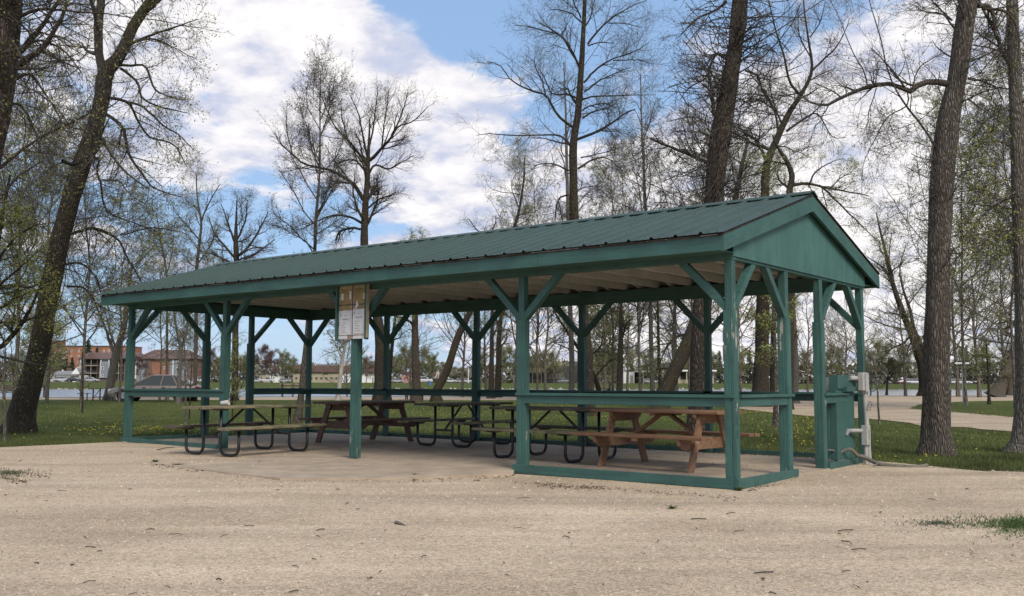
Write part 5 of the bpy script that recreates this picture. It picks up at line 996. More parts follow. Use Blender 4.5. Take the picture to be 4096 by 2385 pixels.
MARK = [(20, 'the left edge tree'), (150, 'the dark leaning trunk'), (270, 'the white house'), (365, 'the silver sedan'), (440, 'the grey forked tree'), (518, 'the left front corner post'), (600, 'the brick apartments'), (714, 'the twin stemmed tree'), (830, 'the second left post'), (893, 'the second front post'), (1000, 'the third left post'),
        (1066, 'the white pickup'), (1174, 'the log barrier'), (1247, 'the rear left corner post'), (1365, 'the white birch'), (1418, 'the notice board post'), (1543, 'the second rear post'), (1625, 'the pink shed'), (1666, 'the broken topped trunk'), (1760, 'the far leaning trunk'), (1902, 'the middle rear post'), (1980, 'the two close trunks'), (2095, 'the fourth front post'),
        (2200, 'the shopping hall doors'), (2285, 'the pale slender tree'), (2330, 'the fourth rear post'), (2400, 'the many stemmed willow'), (2480, 'the straight middle trunk'), (2516, 'the white annex'), (2612, 'the slim pale tree'), (2700, 'the half hidden grey trunk'), (2788, 'the burled tree'), (2925, 'the near corner post'), (3042, 'the widest trunk'), (3145, 'the second gable end post'), (3191, 'the yellow post'),
        (3275, 'the third gable end post'), (3380, 'the cabinet'), (3435, 'the rear corner post'), (3519, 'the thin grey sapling'), (3547, 'the round headed bank tree'), (3700, 'the trunk leaning left'), (3752, 'the stout furrowed trunk'), (3851, 'the arrow sign'), (3955, 'the slim island tree'), (4000, 'the split old trunk'), (4090, 'the right edge trunk')]
BGT = []
def place(kind, u, t, h, where, group):
    e = PROT[kind]; o = e[0] if e[1] == 0 else copy_tree(e[0]); e[1] += 1
    p = at(u, 1531, t); l = (u - 2048) / FPX * t; z = float(ground_z(t, l)); k = h / e[2] * .93
    o.location = (p[0], p[1], z - .05); o.rotation_euler = (0, 0, random.uniform(0, 6.28)); o.scale = (k * random.uniform(.9, 1.1), k * random.uniform(.9, 1.1), k)
    m_ = min(MARK, key=lambda q: abs(q[0] - u)); side = 'behind' if abs(m_[0] - u) < 12 else 'left of' if u < m_[0] else 'right of'
    o.name = 'conifer' if kind == 'spruce' else 'background_tree'; tag(o, None, 'conifer' if kind == 'spruce' else 'tree', group)
    BGT.append((LBL[kind] + (' across the river ' if t > 200 else ' on this bank ') + side + ' ' + m_[1], h, o))
def name_trees():
    d = {}
    for lb_, h, o in BGT: d.setdefault(lb_, []).append((h, o))
    for lb_, v in d.items():
        v.sort(key=lambda q: q[0])
        for i, (h, o) in enumerate(v): o['label'] = lb_ if len(v) == 1 else (['lower', 'taller'] if len(v) == 2 else ['shortest', 'middling', 'tallest'])[i] + ' ' + lb_
random.seed(21)
NBK = [('bud', 1390, 92, 9), ('bare', 1640, 90, 10), ('bud', 1850, 76, 11.5), ('bud', 1945, 86, 14.5),
       ('bud', 2065, 78, 16.5), ('bare', 2180, 88, 15), ('bud', 2420, 76, 13.5), ('bud', 2510, 86, 14.5), ('green', 2440, 92, 10), ('bud', 2700, 90, 14.5), ('bare', 2760, 74, 13), ('bud', 2930, 82, 15.5), ('bare', 3230, 80, 9.5), ('bud', 3330, 90, 9),
       ('bud', 3440, 80, 9.5), ('bare', 3620, 92, 12), ('bud', 3830, 86, 17), ('bud', 3915, 82, 16), ('bare', 4015, 96, 17), ('bud', 4120, 88, 15), ('bare', 3385, 84, 9.5), ('bud', -60, 84, 15), ('green', 180, 95, 9), ('bud', 3480, 98, 9), ('bud', 3760, 98, 14)]
NBK += [('fine', -150, 34, 15), ('fineb', 60, 42, 17), ('fine', 190, 52, 16), ('fineb', 330, 46, 13.5), ('fine', 480, 56, 12.5), ('fine', 640, 60, 11), ('fine', 820, 66, 10.5), ('fineb', 2150, 62, 15.5), ('fine', 2450, 66, 17), ('fineb', 2560, 56, 17), ('fineb', 2830, 58, 19), ('fine', 2960, 54, 18.5), ('fine', 3860, 50, 17), ('fine', 4060, 44, 15), ('fineb', 4190, 40, 17)]
for k, u, t, h in NBK: place(k, u, t, h, '', 'trees along the near river bank')
FBK = [('spruce', 347, 372, 18), ('spruce', 383, 380, 15), ('spruce', 236, 345, 11.5), ('spruce', 262, 350, 10.5), ('spruce', 285, 350, 10), ('green', 150, 330, 12), ('green', 100, 335, 11), ('green', 200, 335, 8), ('green', 50, 330, 10), ('bare', 10, 320, 12), ('red', 848, 330, 11), ('green', 875, 325, 9), ('green', 805, 345, 9),
       ('green', 945, 335, 10), ('spruce', 975, 350, 9), ('green', 990, 330, 10), ('red', 1045, 318, 12), ('red', 1085, 322, 10.5), ('green', 1130, 330, 11), ('green', 1165, 335, 9), ('red', 560, 300, 8), ('bare', 1240, 345, 9), ('red', 1465, 330, 8.5), ('bare', 1490, 345, 10), ('green', 1585, 340, 10), ('green', 1625, 350, 14), ('green', 1690, 350, 13), ('green', 1730, 360, 11),
       ('bud', 1830, 340, 8), ('green', 1925, 350, 12), ('green', 2010, 350, 14), ('green', 2060, 345, 13), ('green', 2130, 335, 11), ('green', 2165, 350, 12), ('green', 2215, 355, 12), ('bud', 2290, 340, 13), ('green', 2400, 350, 14), ('bud', 2430, 335, 9), ('green', 2450, 355, 13), ('green', 2530, 360, 14), ('green', 2590, 350, 12), ('green', 2620, 345, 10), ('bud', 2660, 355, 15), ('green', 2740, 360, 13),
       ('green', 2860, 370, 12), ('spruce', 2880, 380, 14), ('green', 2960, 365, 13), ('spruce', 3000, 385, 15), ('green', 3080, 370, 14), ('green', 3230, 370, 13), ('green', 3300, 365, 14), ('green', 3355, 375, 15), ('green', 3470, 365, 13), ('green', 3530, 370, 17), ('green', 3600, 370, 15), ('bud', 3660, 380, 17), ('green', 3840, 370, 14), ('bud', 3890, 390, 20), ('green', 3930, 380, 16), ('bud', 3985, 390, 19), ('green', 4040, 385, 16), ('bud', 4090, 380, 18), ('spruce', 3870, 400, 17), ('green', 4180, 380, 16)]
for k, u, t, h in FBK: place(k, u, t + 12, h, '', 'trees standing on the far bank')
name_trees()
# the far-off wood as one mass
RNG = np.random.default_rng(5); q = 34000
l_ = RNG.uniform(-330, 330, q); t_ = RNG.uniform(408, 440, q); hh = 9 + 3.5 * np.array([noise.noise(Vector((a * .03, 0, 0))) + .6 * noise.noise(Vector((a * .11, 3, 0))) for a in l_])
zz = .7 + hh * RNG.random(q) ** 1.25; X_, Y_ = tl(t_, l_); c = np.c_[X_, Y_, zz]
a = RNG.normal(size=(q, 3)); a /= np.linalg.norm(a, axis=1, keepdims=True); b_ = np.cross(a, RNG.normal(size=(q, 3))); b_ /= np.linalg.norm(b_, axis=1, keepdims=True); sz = RNG.uniform(.45, 1.3, q)[:, None]
V = np.stack([c - a * sz, c + b_ * sz * .6, c + a * sz, c - b_ * sz * .6], 1).reshape(-1, 3)
tag(mesh_np('distant_woods', V, np.arange(q * 4).reshape(-1, 4), mat('distant_foliage', (0.15, 0.14, 0.095), .9, .35, .08)), 'long brown green wood along the skyline beyond the town', kind='stuff')

# ------------------------------------------------------------------ buildings on the far bank
class Far:
    """local frame: x to the right along the picture, y away, z up; sizes from the photo's outline at depth t"""
    def __init__(s, name, u0, vb, t, label, cat='building'):
        s.t = t; s.u0 = u0; s.vb = vb; p = at(u0, vb, t); s.z = p[2]
        l = (u0 - 2048) / FPX * t; g = float(ground_z(t, l)); s.root = empty(name, (p[0], p[1], g), YAW, label, cat); s.dz = p[2] - g
    def x(s, u): return (u - s.u0) / FPX * s.t
    def zz(s, v): return max(0.0, (s.vb - v) / FPX * s.t + s.dz)
    def box(s, name, u0, u1, v0, v1, y0, y1, m, parent=None):
        return MB().box((s.x(u0), y0, s.zz(v1) if v1 < s.vb - .5 else 0.0), (s.x(u1), y1, s.zz(v0))).build(name, m, parent or s.root)
    def roof(s, u0, u1, ve, vr, y0, y1, m, hip=0.0, over=.5, name='roof'):
        a, b = s.x(u0) - over, s.x(u1) + over; ze, zr = s.zz(ve), s.zz(vr); ym = (y0 + y1) / 2; h0 = hip * (b - a)
        V = [(a, y0 - over, ze), (b, y0 - over, ze), (b, y1 + over, ze), (a, y1 + over, ze), (a + h0, ym, zr), (b - h0, ym, zr)]
        return MB().add(V, [(0, 1, 5, 4), (1, 2, 5), (2, 3, 4, 5), (3, 0, 4), (3, 2, 1, 0)]).build(name, m, s.root)
    def window(s, u0, u1, v0, v1, y, frame=m_white):
        f = MB(); a, b, z0, z1_ = s.x(u0), s.x(u1), s.zz(v1), s.zz(v0); w = .12
        f.box((a, y - .08, z0), (b, y - .002, z0 + w)).box((a, y - .08, z1_ - w), (b, y - .002, z1_)).box((a, y - .08, z0 + w), (a + w, y - .002, z1_ - w)).box((b - w, y - .08, z0 + w), (b, y - .002, z1_ - w))
        fr = tag(f.build('window', frame, s.root)); MB().box((a + w, y - .05, z0 + w), (b - w, y - .004, z1_ - w)).build('pane', m_glass, fr); return fr
m_brownwall = mat('brown_siding', (0.13, 0.095, 0.08), .85, .12, .6); m_brownroof = mat('brown_shingle', (0.125, 0.078, 0.068), .9, .15, .6); m_greypanel = mat('blue_grey_siding', (0.20, 0.22, 0.245), .8, .08, .5)
m_orbrick = mat('orange_brick', (0.30, 0.135, 0.08), .85, .12, .5); m_greyroof = mat('grey_shingle', (0.22, 0.22, 0.23), .9, .1, .5); m_beige = mat('beige_stucco', (0.36, 0.31, 0.22), .9, .1, .4); m_pink = mat('pink_brick', (0.36, 0.20, 0.175), .9, .12, .6)
m_darkwall = mat('dark_shopfront', (0.05, 0.048, 0.045), .8, .15, .4)
A = Far('apartment_block', 320, 1526, 345, 'three storey brown apartment block with gabled balconies and blue grey panels')
A.box('wall', 312, 536, 1435, 1526, 0, 14, m_brownwall); A.box('wall', 536, 768, 1434, 1526, 1.0, 15, m_brick)
A.roof(310, 540, 1436, 1408, -.6, 14, m_brownroof, .06); A.roof(534, 770, 1435, 1396, .4, 15, m_brownroof, .22)
A.box('grey_panel', 541, 574, 1437, 1525, .7, .99, m_greypanel); A.box('grey_panel', 675, 745, 1437, 1525, .7, .99, m_greypanel); A.box('dark_panel', 746, 767, 1437, 1525, .7, .99, m_brownwall); A.box('dark_panel', 575, 600, 1437, 1525, .7, .99, m_brownwall); A.box('trim', 536, 541, 1437, 1515, .6, .99, m_white); A.box('trim', 686, 690, 1437, 1500, .55, .69, m_white)
for gu0, gu1, gp_ in ((343, 397, 1409), (463, 497, 1418)):
    A.box('balcony_recess', gu0 + 3, gu1 - 3, 1438, 1522, -.1, -.02, m_dark)
    for vv in (1463, 1493): A.box('balcony_floor', gu0 + 2, gu1 - 2, vv - 1, vv + 1.6, -1.6, -.11, m_beige)
    for uu in (gu0 + 2, (gu0 + gu1) / 2 - .8, gu1 - 3.5): A.box('balcony_post', uu, uu + 1.6, 1437, 1526, -1.75, -1.61, m_beige if uu > gu0 + 4 and uu < gu1 - 5 else m_brownwall)
    for vv in (1455, 1485, 1515): A.box('balcony_rail', gu0 + 3, gu1 - 3, vv, vv + 6.5, -1.60, -1.56, m_dark)
    MB().add([(A.x(gu0 - 5), -2.2, A.zz(1437)), (A.x(gu1 + 5), -2.2, A.zz(1437)), (A.x((gu0 + gu1) / 2), -2.2, A.zz(gp_)), (A.x(gu0 - 5), 6, A.zz(1437)), (A.x(gu1 + 5), 6, A.zz(1437)), (A.x((gu0 + gu1) / 2), 6, A.zz(gp_))], [(0, 1, 2), (5, 4, 3), (0, 2, 5, 3), (2, 1, 4, 5), (0, 3, 4, 1)]).build('gable_roof', m_brownroof, A.root)
for bu0, bu1 in ((321, 338), (403, 436)):
    A.box('window_bay', bu0, bu1, 1436, 1512, -.5, -.01, m_greypanel); A.box('trim', bu0 - 1.5, bu0 + .5, 1436, 1512, -.7, -.51, m_white); A.box('trim', bu1 - .5, bu1 + 1.5, 1436, 1490, -.7, -.51, m_white); A.window(bu0 + 2, bu1 - 1, 1438, 1450, -.51)
    A.window(bu0 + 4, bu0 + 13, 1466, 1478, -.51); A.window(bu0 + 4, bu0 + 13, 1498, 1508, -.51)
for v0 in (1434.5, 1466): A.window(650, 661, v0, v0 + 10, .99)
for uu in (548, 700): A.window(uu, uu + 9, 1470, 1482, .69); A.window(uu, uu + 9, 1442, 1453, .69)
B = Far('brick_apartment_block', 205, 1524, 405, 'long orange brick four storey block behind the brown apartments')
B.box('wall', 213, 505, 1386, 1524, 0, 16, m_orbrick); B.box('tower', 200, 213, 1362, 1524, -1, 10, m_orbrick); B.box('parapet', 212.5, 506, 1383, 1386, -.3, 16.2, m_brownroof)
for r in range(4):
    for k in range(9): B.window(228 + k * 25 + (k % 2) * 5, 234 + k * 25 + (k % 2) * 5, 1399 + r * 23, 1409 + r * 23, 0)
for r in range(3):
    for uu in (216, 244): B.box('balcony', uu, uu + 17, 1409 + r * 24, 1414 + r * 24, -1.6, -.01, m_beige)
H = Far('white_house', 205, 1520, 338, 'low white house with grey shingle roof behind the parked cars')
H.box('wall', 206, 322, 1500, 1520, 0, 9, m_white); H.roof(206, 296, 1500, 1483, 0, 9, m_greyroof, 0.06)
MB().add([(H.x(288), -1, H.zz(1494)), (H.x(323), -1, H.zz(1494)), (H.x(309), -1, H.zz(1470)), (H.x(258), 8, H.zz(1494)), (H.x(323), 8, H.zz(1494)), (H.x(270), 8, H.zz(1470))], [(0, 1, 2), (5, 4, 3), (0, 2, 5, 3), (2, 1, 4, 5), (0, 3, 4, 1)]).build('roof', m_greyroof, H.root)
MB().add([(H.x(290), -1.05, 0), (H.x(322), -1.05, 0), (H.x(322), -1.05, H.zz(1494)), (H.x(309), -1.05, H.zz(1472)), (H.x(290), -1.05, H.zz(1494)), (H.x(290), -.9, 0), (H.x(322), -.9, 0), (H.x(322), -.9, H.zz(1494)), (H.x(309), -.9, H.zz(1472)), (H.x(290), -.9, H.zz(1494))], [(0, 1, 2, 3, 4), (9, 8, 7, 6, 5), (0, 5, 6, 1), (1, 6, 7, 2), (2, 7, 8, 3), (3, 8, 9, 4), (4, 9, 5, 0)]).build('gable_wall', m_white, H.root)
H.box('porch_roof', 212, 322, 1496, 1503, -2.5, -1.1, m_greyroof); H.window(216, 224, 1505, 1513, 0)
for (uu) in (231, 293): H.box('chimney', uu, uu + 3, 1468 if uu > 280 else 1479, 1486, 3, 3.6, m_white)
C_ = Far('motel_building', 1170, 1521, 372, 'long low building with brown mansard roof and beige walls')
C_.box('wall', 1172, 1360, 1489, 1521, 0, 12, m_beige); C_.box('roof', 1170, 1500, 1462, 1489, -.8, 12.8, m_brownroof); C_.box('wall', 1360, 1500, 1489.5, 1521, .1, 12, m_white); C_.box('roof_unit', 1262, 1400, 1456, 1462, 3, 8, m_greyroof)
for k in range(9): C_.window(1180 + k * 20, 1191 + k * 20, 1508, 1519, 0, m_beige)
C_.window(1290, 1312, 1492, 1500, 0, m_beige); C_.box('door', 1376, 1388, 1504, 1521, -.05, .05, m_greypanel); C_.box('door', 1490, 1494, 1508, 1521, -.05, .05, m_greypanel)
D_ = Far('pink_brick_shed', 1603, 1526, 345, 'small pink brick building with flat dark roof by the second rear trunk'); D_.box('wall', 1605, 1646, 1494, 1526, 0, 6, m_pink); D_.box('roof', 1602, 1650, 1491, 1494, -.6, 6.6, m_brownroof); D_.window(1618, 1626, 1506, 1516, 0, m_pink)
D2 = Far('low_white_shop', 1036, 1522, 372, 'low white shop front beside the parked pickup'); D2.box('wall', 1078, 1118, 1506, 1522, 0, 8, m_white); D2.box('wall', 1036, 1078, 1502, 1522, 0.4, 8, m_beige); D2.window(1090, 1098, 1509, 1517, 0)
E_ = Far('shopping_hall', 2110, 1521, 372, 'long dark shopping hall with lit entrance beyond the river')
E_.box('wall', 2110, 2310, 1462, 1521, 0, 25, m_darkwall); E_.box('roof_sign_band', 2205, 2250, 1446, 1462, .5, 1.2, m_beige); E_.box('awning', 2118, 2200, 1474, 1490, -2, -.01, m_beige); E_.box('wall', 2310, 2475, 1458, 1519, 2, 25, m_brownwall)
for k in range(5): E_.window(2186 + k * 14, 2197 + k * 14, 1496, 1514, 0, m_beige)
E_.box('roof_band', 2310, 2480, 1452, 1458, 1.6, 25.5, m_greyroof)
F_ = Far('white_annex', 2494, 1520, 368, 'white windowless annex with an open white canopy right of a trunk'); F_.box('wall', 2494, 2538, 1488, 1520, 0, 9, m_white); F_.box('door', 2520, 2532, 1502, 1520, -.06, -.01, m_beige); F_.box('canopy', 2539, 2640, 1484, 1489, 0, 7, m_white); F_.box('dark_wall', 2541, 2640, 1489.5, 1520, 7.1, 9, m_darkwall)
for uu in (2560, 2572, 2600, 2636): F_.box('canopy_post', uu, uu + 2.5, 1489.2, 1520, .3, .7, m_white)
G_ = Far('cream_pavilion', 2690, 1522, 365, 'cream fronted pavilion with square posts behind the burled trunk'); G_.box('wall', 2690, 2860, 1484, 1522, 2, 10, m_beige); G_.box('roof', 2686, 2866, 1480, 1486, -.5, 10.5, m_white); G_.box('opening', 2726, 2764, 1490, 1518, 1.9, 1.98, m_dark)
for uu in (2712, 2745, 2770, 2820): G_.box('pavilion_post', uu, uu + 4, 1486.2, 1522, -.1, .4, m_beige)

# ------------------------------------------------------------------ cars
def loft(secs, closed=True):
    V = []; n = len(secs[0]); F = []
    for s_ in secs: V += s_
    for i in range(len(secs) - 1):
        for k in range(n if closed else n - 1):
            j = (k + 1) % n; F.append((i * n + k, i * n + j, (i + 1) * n + j, (i + 1) * n + k))
    F += [tuple(range(n - 1, -1, -1)), tuple((len(secs) - 1) * n + k for k in range(n))]
    return MB().add(V, F)
def car(name, label, L_, Hh, paint, loc, rz, kind='sedan', detail=True, group=None, cat='car', paint2=None):
    R_ = empty(name, loc, rz, label, cat, group); hw = .92; h = Hh; X = L_ / 2
    if kind == 'suv': belt, hood = h * .60, h * .58; cab = [(-.96, 0), (-.86, 1), (.22, 1), (.46, 0)]
    elif kind == 'pickup': belt, hood = h * .58, h * .56; cab = [(-.12, 0), (-.06, 1), (.28, 1), (.46, 0)]
    else: belt, hood = h * .60, h * .60; cab = [(-.86, 0), (-.44, 1), (.02, 1), (.50, 0)]
    prof = [(-1.0, .36, .52), (-.985, .22, .60), (-.93, .17, .98), (-.72, .16, 1.0), (-.3, .16, 1.0), (.3, .16, 1.0), (.48, .16, .99), (.72, .16, .93), (.90, .17, .82), (.975, .20, .70), (1.0, .33, .58)]
    secs = []
    for fx_, lo, hi in prof:
        w = hw * (1 - .16 * max(0, abs(fx_) - .82) / .18); zt_ = belt * hi; zl = h * lo
        secs.append([(fx_ * X, -w * .93, zl), (fx_ * X, -w, zl + (zt_ - zl) * .35), (fx_ * X, -w * .985, zl + (zt_ - zl) * .72), (fx_ * X, -w * .86, zt_ * .985), (fx_ * X, -w * .4, zt_), (fx_ * X, w * .4, zt_), (fx_ * X, w * .86, zt_ * .985), (fx_ * X, w * .985, zl + (zt_ - zl) * .72), (fx_ * X, w, zl + (zt_ - zl) * .35), (fx_ * X, w * .93, zl)])
    loft(secs).build('body', paint, R_, smooth=False)
    # glass cabin and painted roof
    c0, c1, c2, c3 = [(a * X, b) for a, b in cab]; zb_, zr2 = belt * .98, h * .965
    S = [[(x, -w, z), (x, w, z)] for x, w, z in ()]
    def ring(x0, x3, w, z): return [(x0, -w, z), (x3, -w, z), (x3, w, z), (x0, w, z)]
    loft([ring(c0[0], c3[0], hw * .88, zb_), ring(c0[0] + (c1[0] - c0[0]) * .93, c3[0] + (c2[0] - c3[0]) * .93, hw * .70, zr2)]).build('window_glass', m_glass, R_)
    loft([ring(c0[0] + (c1[0] - c0[0]) * .90, c3[0] + (c2[0] - c3[0]) * .90, hw * .715, zr2 - .012), ring(c1[0], c2[0], hw * .66, h * .99), ring(c1[0] + .2, c2[0] - .15, hw * .5, h)]).build('roof', paint, R_)
    pil = [(c3, c2), (c0, c1)]
    pts = [(c3[0], c2[0], 1), (c0[0], c1[0], 1), ((c0[0] + c3[0]) / 2 + .05, (c1[0] + c2[0]) / 2, 1)]
    if kind == 'suv' or kind == 'sedan': pts.append((c0[0] * .62, c1[0] * .80 if kind == 'suv' else c1[0] * .9, 1))
    for xa, xb, _ in pts:
        for sg in (-1, 1):
            MB().obox((xa, sg * hw * .885, zb_ - .01), (xa + (xb - xa) * .95, sg * hw * .71, zr2), .03, .055, (1, 0, 0)).build('pillar', paint, R_)
    r = .33
    for xx in (-.60 * X, .62 * X):
        for sg in (-1, 1):
            MB().lathe([(r + .06, -.02), (r + .06, .02)], (xx, sg * (hw - .015), r), 1, 20).build('wheel_arch', m_black, R_)
            w_ = MB().lathe([(r * .6, -.10), (r, -.09), (r, .09), (r * .6, .10)], (xx, sg * (hw - .07), r), 1, 20).build('tyre', m_black, R_)
            MB().lathe([(r * .60, -.105), (r * .5, -.11), (r * .12, -.10), (r * .12, .10), (r * .5, .11), (r * .60, .105)], (xx, sg * (hw - .07), r), 1, 14).build('rim', mat('wheel_metal', (.35, .35, .36), .35, metal=.6), w_)
    if detail:
        MB().box((X * .90, -hw * .80, h * .36), (X * .985, -hw * .42, h * .46), 0, .03).build('headlight', m_white, R_); MB().box((X * .90, hw * .42, h * .36), (X * .985, hw * .80, h * .46), 0, .03).build('headlight', m_white, R_)
        for sg in (-1, 1):
            MB().box((-X * .995, sg * hw * .55, h * .42), (-X * .93, sg * hw * .90, h * .56), 0, .02).build('taillight', mat('red_lens', (.20, .012, .012), .2), R_)
            MB().box((c3[0] - .35, sg * (hw + .01), belt * 1.0), (c3[0] - .15, sg * (hw + .16), belt * 1.12), 0, .03).build('mirror', paint, R_)
            for xx in (.18 * X, -.24 * X): MB().box((xx - .09, sg * (hw * .985), belt * .84), (xx + .09, sg * (hw + .02), belt * .875)).build('door_handle', m_dark, R_)
            for xx in (.44 * X, .03 * X, -.38 * X): MB().box((xx - .006, sg * (hw * .97), h * .20), (xx + .006, sg * (hw + .004), belt * .93)).build('door_seam', m_black, R_)
            MB().box((-X * .82, sg * hw * .97, h * .31), (X * .82, sg * (hw + .012), h * .335)).build('side_moulding', m_dark, R_)
        MB().box((X * .96, -hw * .55, h * .22), (X * 1.003, hw * .55, h * .34)).build('grille', m_black, R_)
        MB().box((-X * 1.004, -hw * .7, h * .22), (-X * .97, hw * .7, h * .36), 0, .02).build('bumper', m_dark, R_)
    return R_
m_taupe = mat('taupe_car_paint', (0.20, 0.165, 0.15), .28, .05, 1, spec=.7)
# local x of a far frame runs along the picture; the near car faces left
pc = at(628, 1600, 57.5); car('parked_car', 'taupe sedan parked nose left on the dirt road past the left bay', 5.3, 1.56, m_taupe, (pc[0], pc[1], -.02), YAW + math.pi + .03)
def farcar(u, vb, t, L_, Hh, paint, label, kind='sedan', flip=0, cat='car'):
    p = at(u, 1531, t); z = float(ground_z(t, (u - 2048) / FPX * t)) + .05; car('parked_car', label, L_, Hh, paint, (p[0], p[1], z), YAW + (math.pi if flip else 0), kind, False, 'cars parked across the river', cat)
cw = mat('white_car_paint', (.46, .46, .46), .4); csv = mat('silver_car_paint', (.33, .33, .34), .35); cb = mat('black_car_paint', (.02, .02, .022), .25); cr = mat('red_car_paint', (.12, .015, .015), .35); cg = mat('grey_car_paint', (.15, .15, .15), .3)
farcar(364, 1526, 297, 4.9, 1.5, csv, 'silver sedan parked in front of the balconies'); farcar(298, 1526, 303, 4.6, 1.45, cb, 'black car between the white wagon and the silver sedan'); farcar(250, 1518, 312, 4.5, 1.75, cw, 'white wagon in front of the white house', 'suv'); farcar(207, 1518, 312, 4.4, 1.45, cw, 'white sedan leftmost in the row by the white house')
farcar(800, 1524, 318, 4.4, 1.7, cw, 'white sport utility car right of the apartment block', 'suv'); farcar(1066, 1522, 330, 5.4, 1.8, cw, 'white pickup truck by the low white shop', 'pickup', 0, 'truck'); farcar(1028, 1522, 332, 4.5, 1.5, cw, 'white car just left of the pickup truck'); farcar(1140, 1523, 335, 4.4, 1.45, csv, 'silver car in front of the brown roofed building')
farcar(1590, 1525, 330, 4.6, 1.5, csv, 'silver car left of the pink brick shed'); farcar(1565, 1523, 336, 4.6, 1.5, cb, 'black car behind the silver one by the pink shed', 'suv'); farcar(1697, 1523, 340, 6.0, 2.2, cw, 'white van right of the second rear trunk', 'suv', 0, 'van'); farcar(1803, 1522, 352, 4.5, 1.6, cw, 'white car right of the far leaning trunk', 'suv')
farcar(2258, 1522, 346, 5.4, 1.9, cg, 'grey pickup in front of the dark shopping hall', 'pickup', 1, 'truck'); farcar(2600, 1520, 350, 4.6, 1.7, cw, 'white sport utility car under the open canopy', 'suv'); farcar(2950, 1524, 352, 4.2, 1.5, cr, 'red car seen beyond the near corner post'); farcar(1840, 1523, 354, 4.5, 1.5, csv, 'silver car near the skyline right of the leaning trunk'); farcar(1870, 1523, 356, 4.5, 1.5, cw, 'white sedan last in the row before the middle rear post')
farcar(3610, 1530, 372, 4.4, 1.4, cr, 'red car on the far road right of the cabinet'); farcar(3660, 1530, 372, 8, 1.9, cw, 'white van on the far road left of the stout trunk', 'suv', 0, 'van'); farcar(3845, 1530, 378, 8.5, 1.9, cw, 'white van on the far road right of the stout trunk', 'suv', 0, 'van')
#==SPLIT4==
# ------------------------------------------------------------------ park furniture on the lawn and bank
def bench(u, t, W_, label, m, cat='park bench', back=True, zrise=0.0):
    p = at(u, 1531, t); R_ = empty('park_bench', (p[0], p[1], -.03 + zrise), YAW, label, cat)
    for k in range(3): MB().box((-W_ / 2, -.25 + k * .16, .42), (W_ / 2, -.11 + k * .16, .46)).build('seat_slat', m, R_)
    if back:
        for k in range(3): MB().obox((-W_ / 2, .24 + k * .03, .56 + k * .14), (W_ / 2, .24 + k * .03, .56 + k * .14), .035, .115, (0, .2, 1)).build('back_slat', m, R_)
    for x in (-W_ / 2 + .25, W_ / 2 - .25):
        MB().box((x - .04, -.24, 0), (x + .04, -.16, .418)).box((x - .04, .18, 0), (x + .04, .25, .418)).build('leg', m_dark, R_)
        if back: MB().obox((x, .20, .40), (x, .33, .92), .06, .05, (1, 0, 0)).build('back_support', m_dark, R_)
    return R_
bench(28, 62, 2.0, 'slatted bench on the bank behind the thin tree at the left edge', m_plank_dark)
bench(3300, 76, 1.7, 'dark bench on the bank seen through the gable opening', m_plank_dark)
def picnic_far(u, t, W_, label, m):
    p = at(u, 1531, t); R_ = empty('picnic_table', (p[0], p[1], -.03), YAW, label, 'picnic table', 'picnic tables by the river')
    for k in range(5): MB().box((-W_ / 2, -.37 + k * .15, .72), (W_ / 2, -.23 + k * .15, .76)).build('plank', m, R_)
    for sg in (-1, 1):
        for k in range(2): MB().box((-W_ / 2, sg * (.62 + k * .15) - .065, .42), (W_ / 2, sg * (.62 + k * .15) + .065, .46)).build('bench_plank', m, R_)
    for x in (-W_ / 2 + .3, W_ / 2 - .3):
        MB().box((x - .03, -.8, .36), (x + .03, .8, .418)).build('bench_bearer', m_dark, R_)
        for sg in (-1, 1): MB().obox((x, sg * .6, 0), (x, sg * .25, .715), .06, .08, (1, 0, 0)).build('leg', m_dark, R_)
m_redwood = mat('dark_red_stain', (.075, .022, .018), .7, .3, 3)
picnic_far(1658, 64, 1.62, 'dark red picnic table behind the second rear trunk', m_redwood); picnic_far(2400, 66, 1.7, 'dark red picnic table seen over the near rail', m_redwood)
# round-topped steel table with two separate benches by the river at left
p = at(402, 1531, 59.0); PT = empty('picnic_table', (p[0], p[1], -.03), YAW, 'black steel picnic table with two detached benches by the river at left', 'picnic table', 'picnic tables by the river')
for k in range(4): MB().box((-.68, -.32 + k * .165, .73), (.68, -.17 + k * .165, .765)).build('plank', m_plank_dark, PT)
for x in (-.42, 0, .42): MB().box((x - .03, -.03, 0), (x + .03, .03, .72)).build('leg', m_steel, PT)
MB().box((-.40, -.035, .20), (.40, .035, .24)).build('cross_bar', m_steel, PT); MB().obox((-.38, .05, .22), (-.02, .05, .68), .03, .03).build('diagonal_brace', m_steel, PT)
for sg in (-1, 1):
    for k in range(2): MB().box((sg * .98 - .36, -.16 + k * .17, .42), (sg * .98 + .36, -.01 + k * .17, .455)).build('bench_plank', m_plank_dark, PT)
    for x in (-.2, .2): MB().box((sg * .98 + x - .025, -.025, 0), (sg * .98 + x + .025, .025, .418)).build('leg', m_steel, PT)
# log barrier on posts
p = at(1174, 1531, 76); LB = empty('log_barrier', (p[0], p[1], -.03), YAW, 'tan log barrier on short posts at the water behind the rear rail', 'barrier')
MB().tube([(-1.05, 0, .66), (1.05, 0, .66)], .13, 10).build('log', m_plank, LB); MB().tube([(-1.05, .02, .93), (1.05, .02, .93)], .10, 10).build('log', m_plank, LB)
for x in (-.82, .0, .8): MB().box((x - .06, -.2, 0), (x + .06, -.12, 1.05)).build('post', m_dark if x < 0 else m_plank_dark, LB)
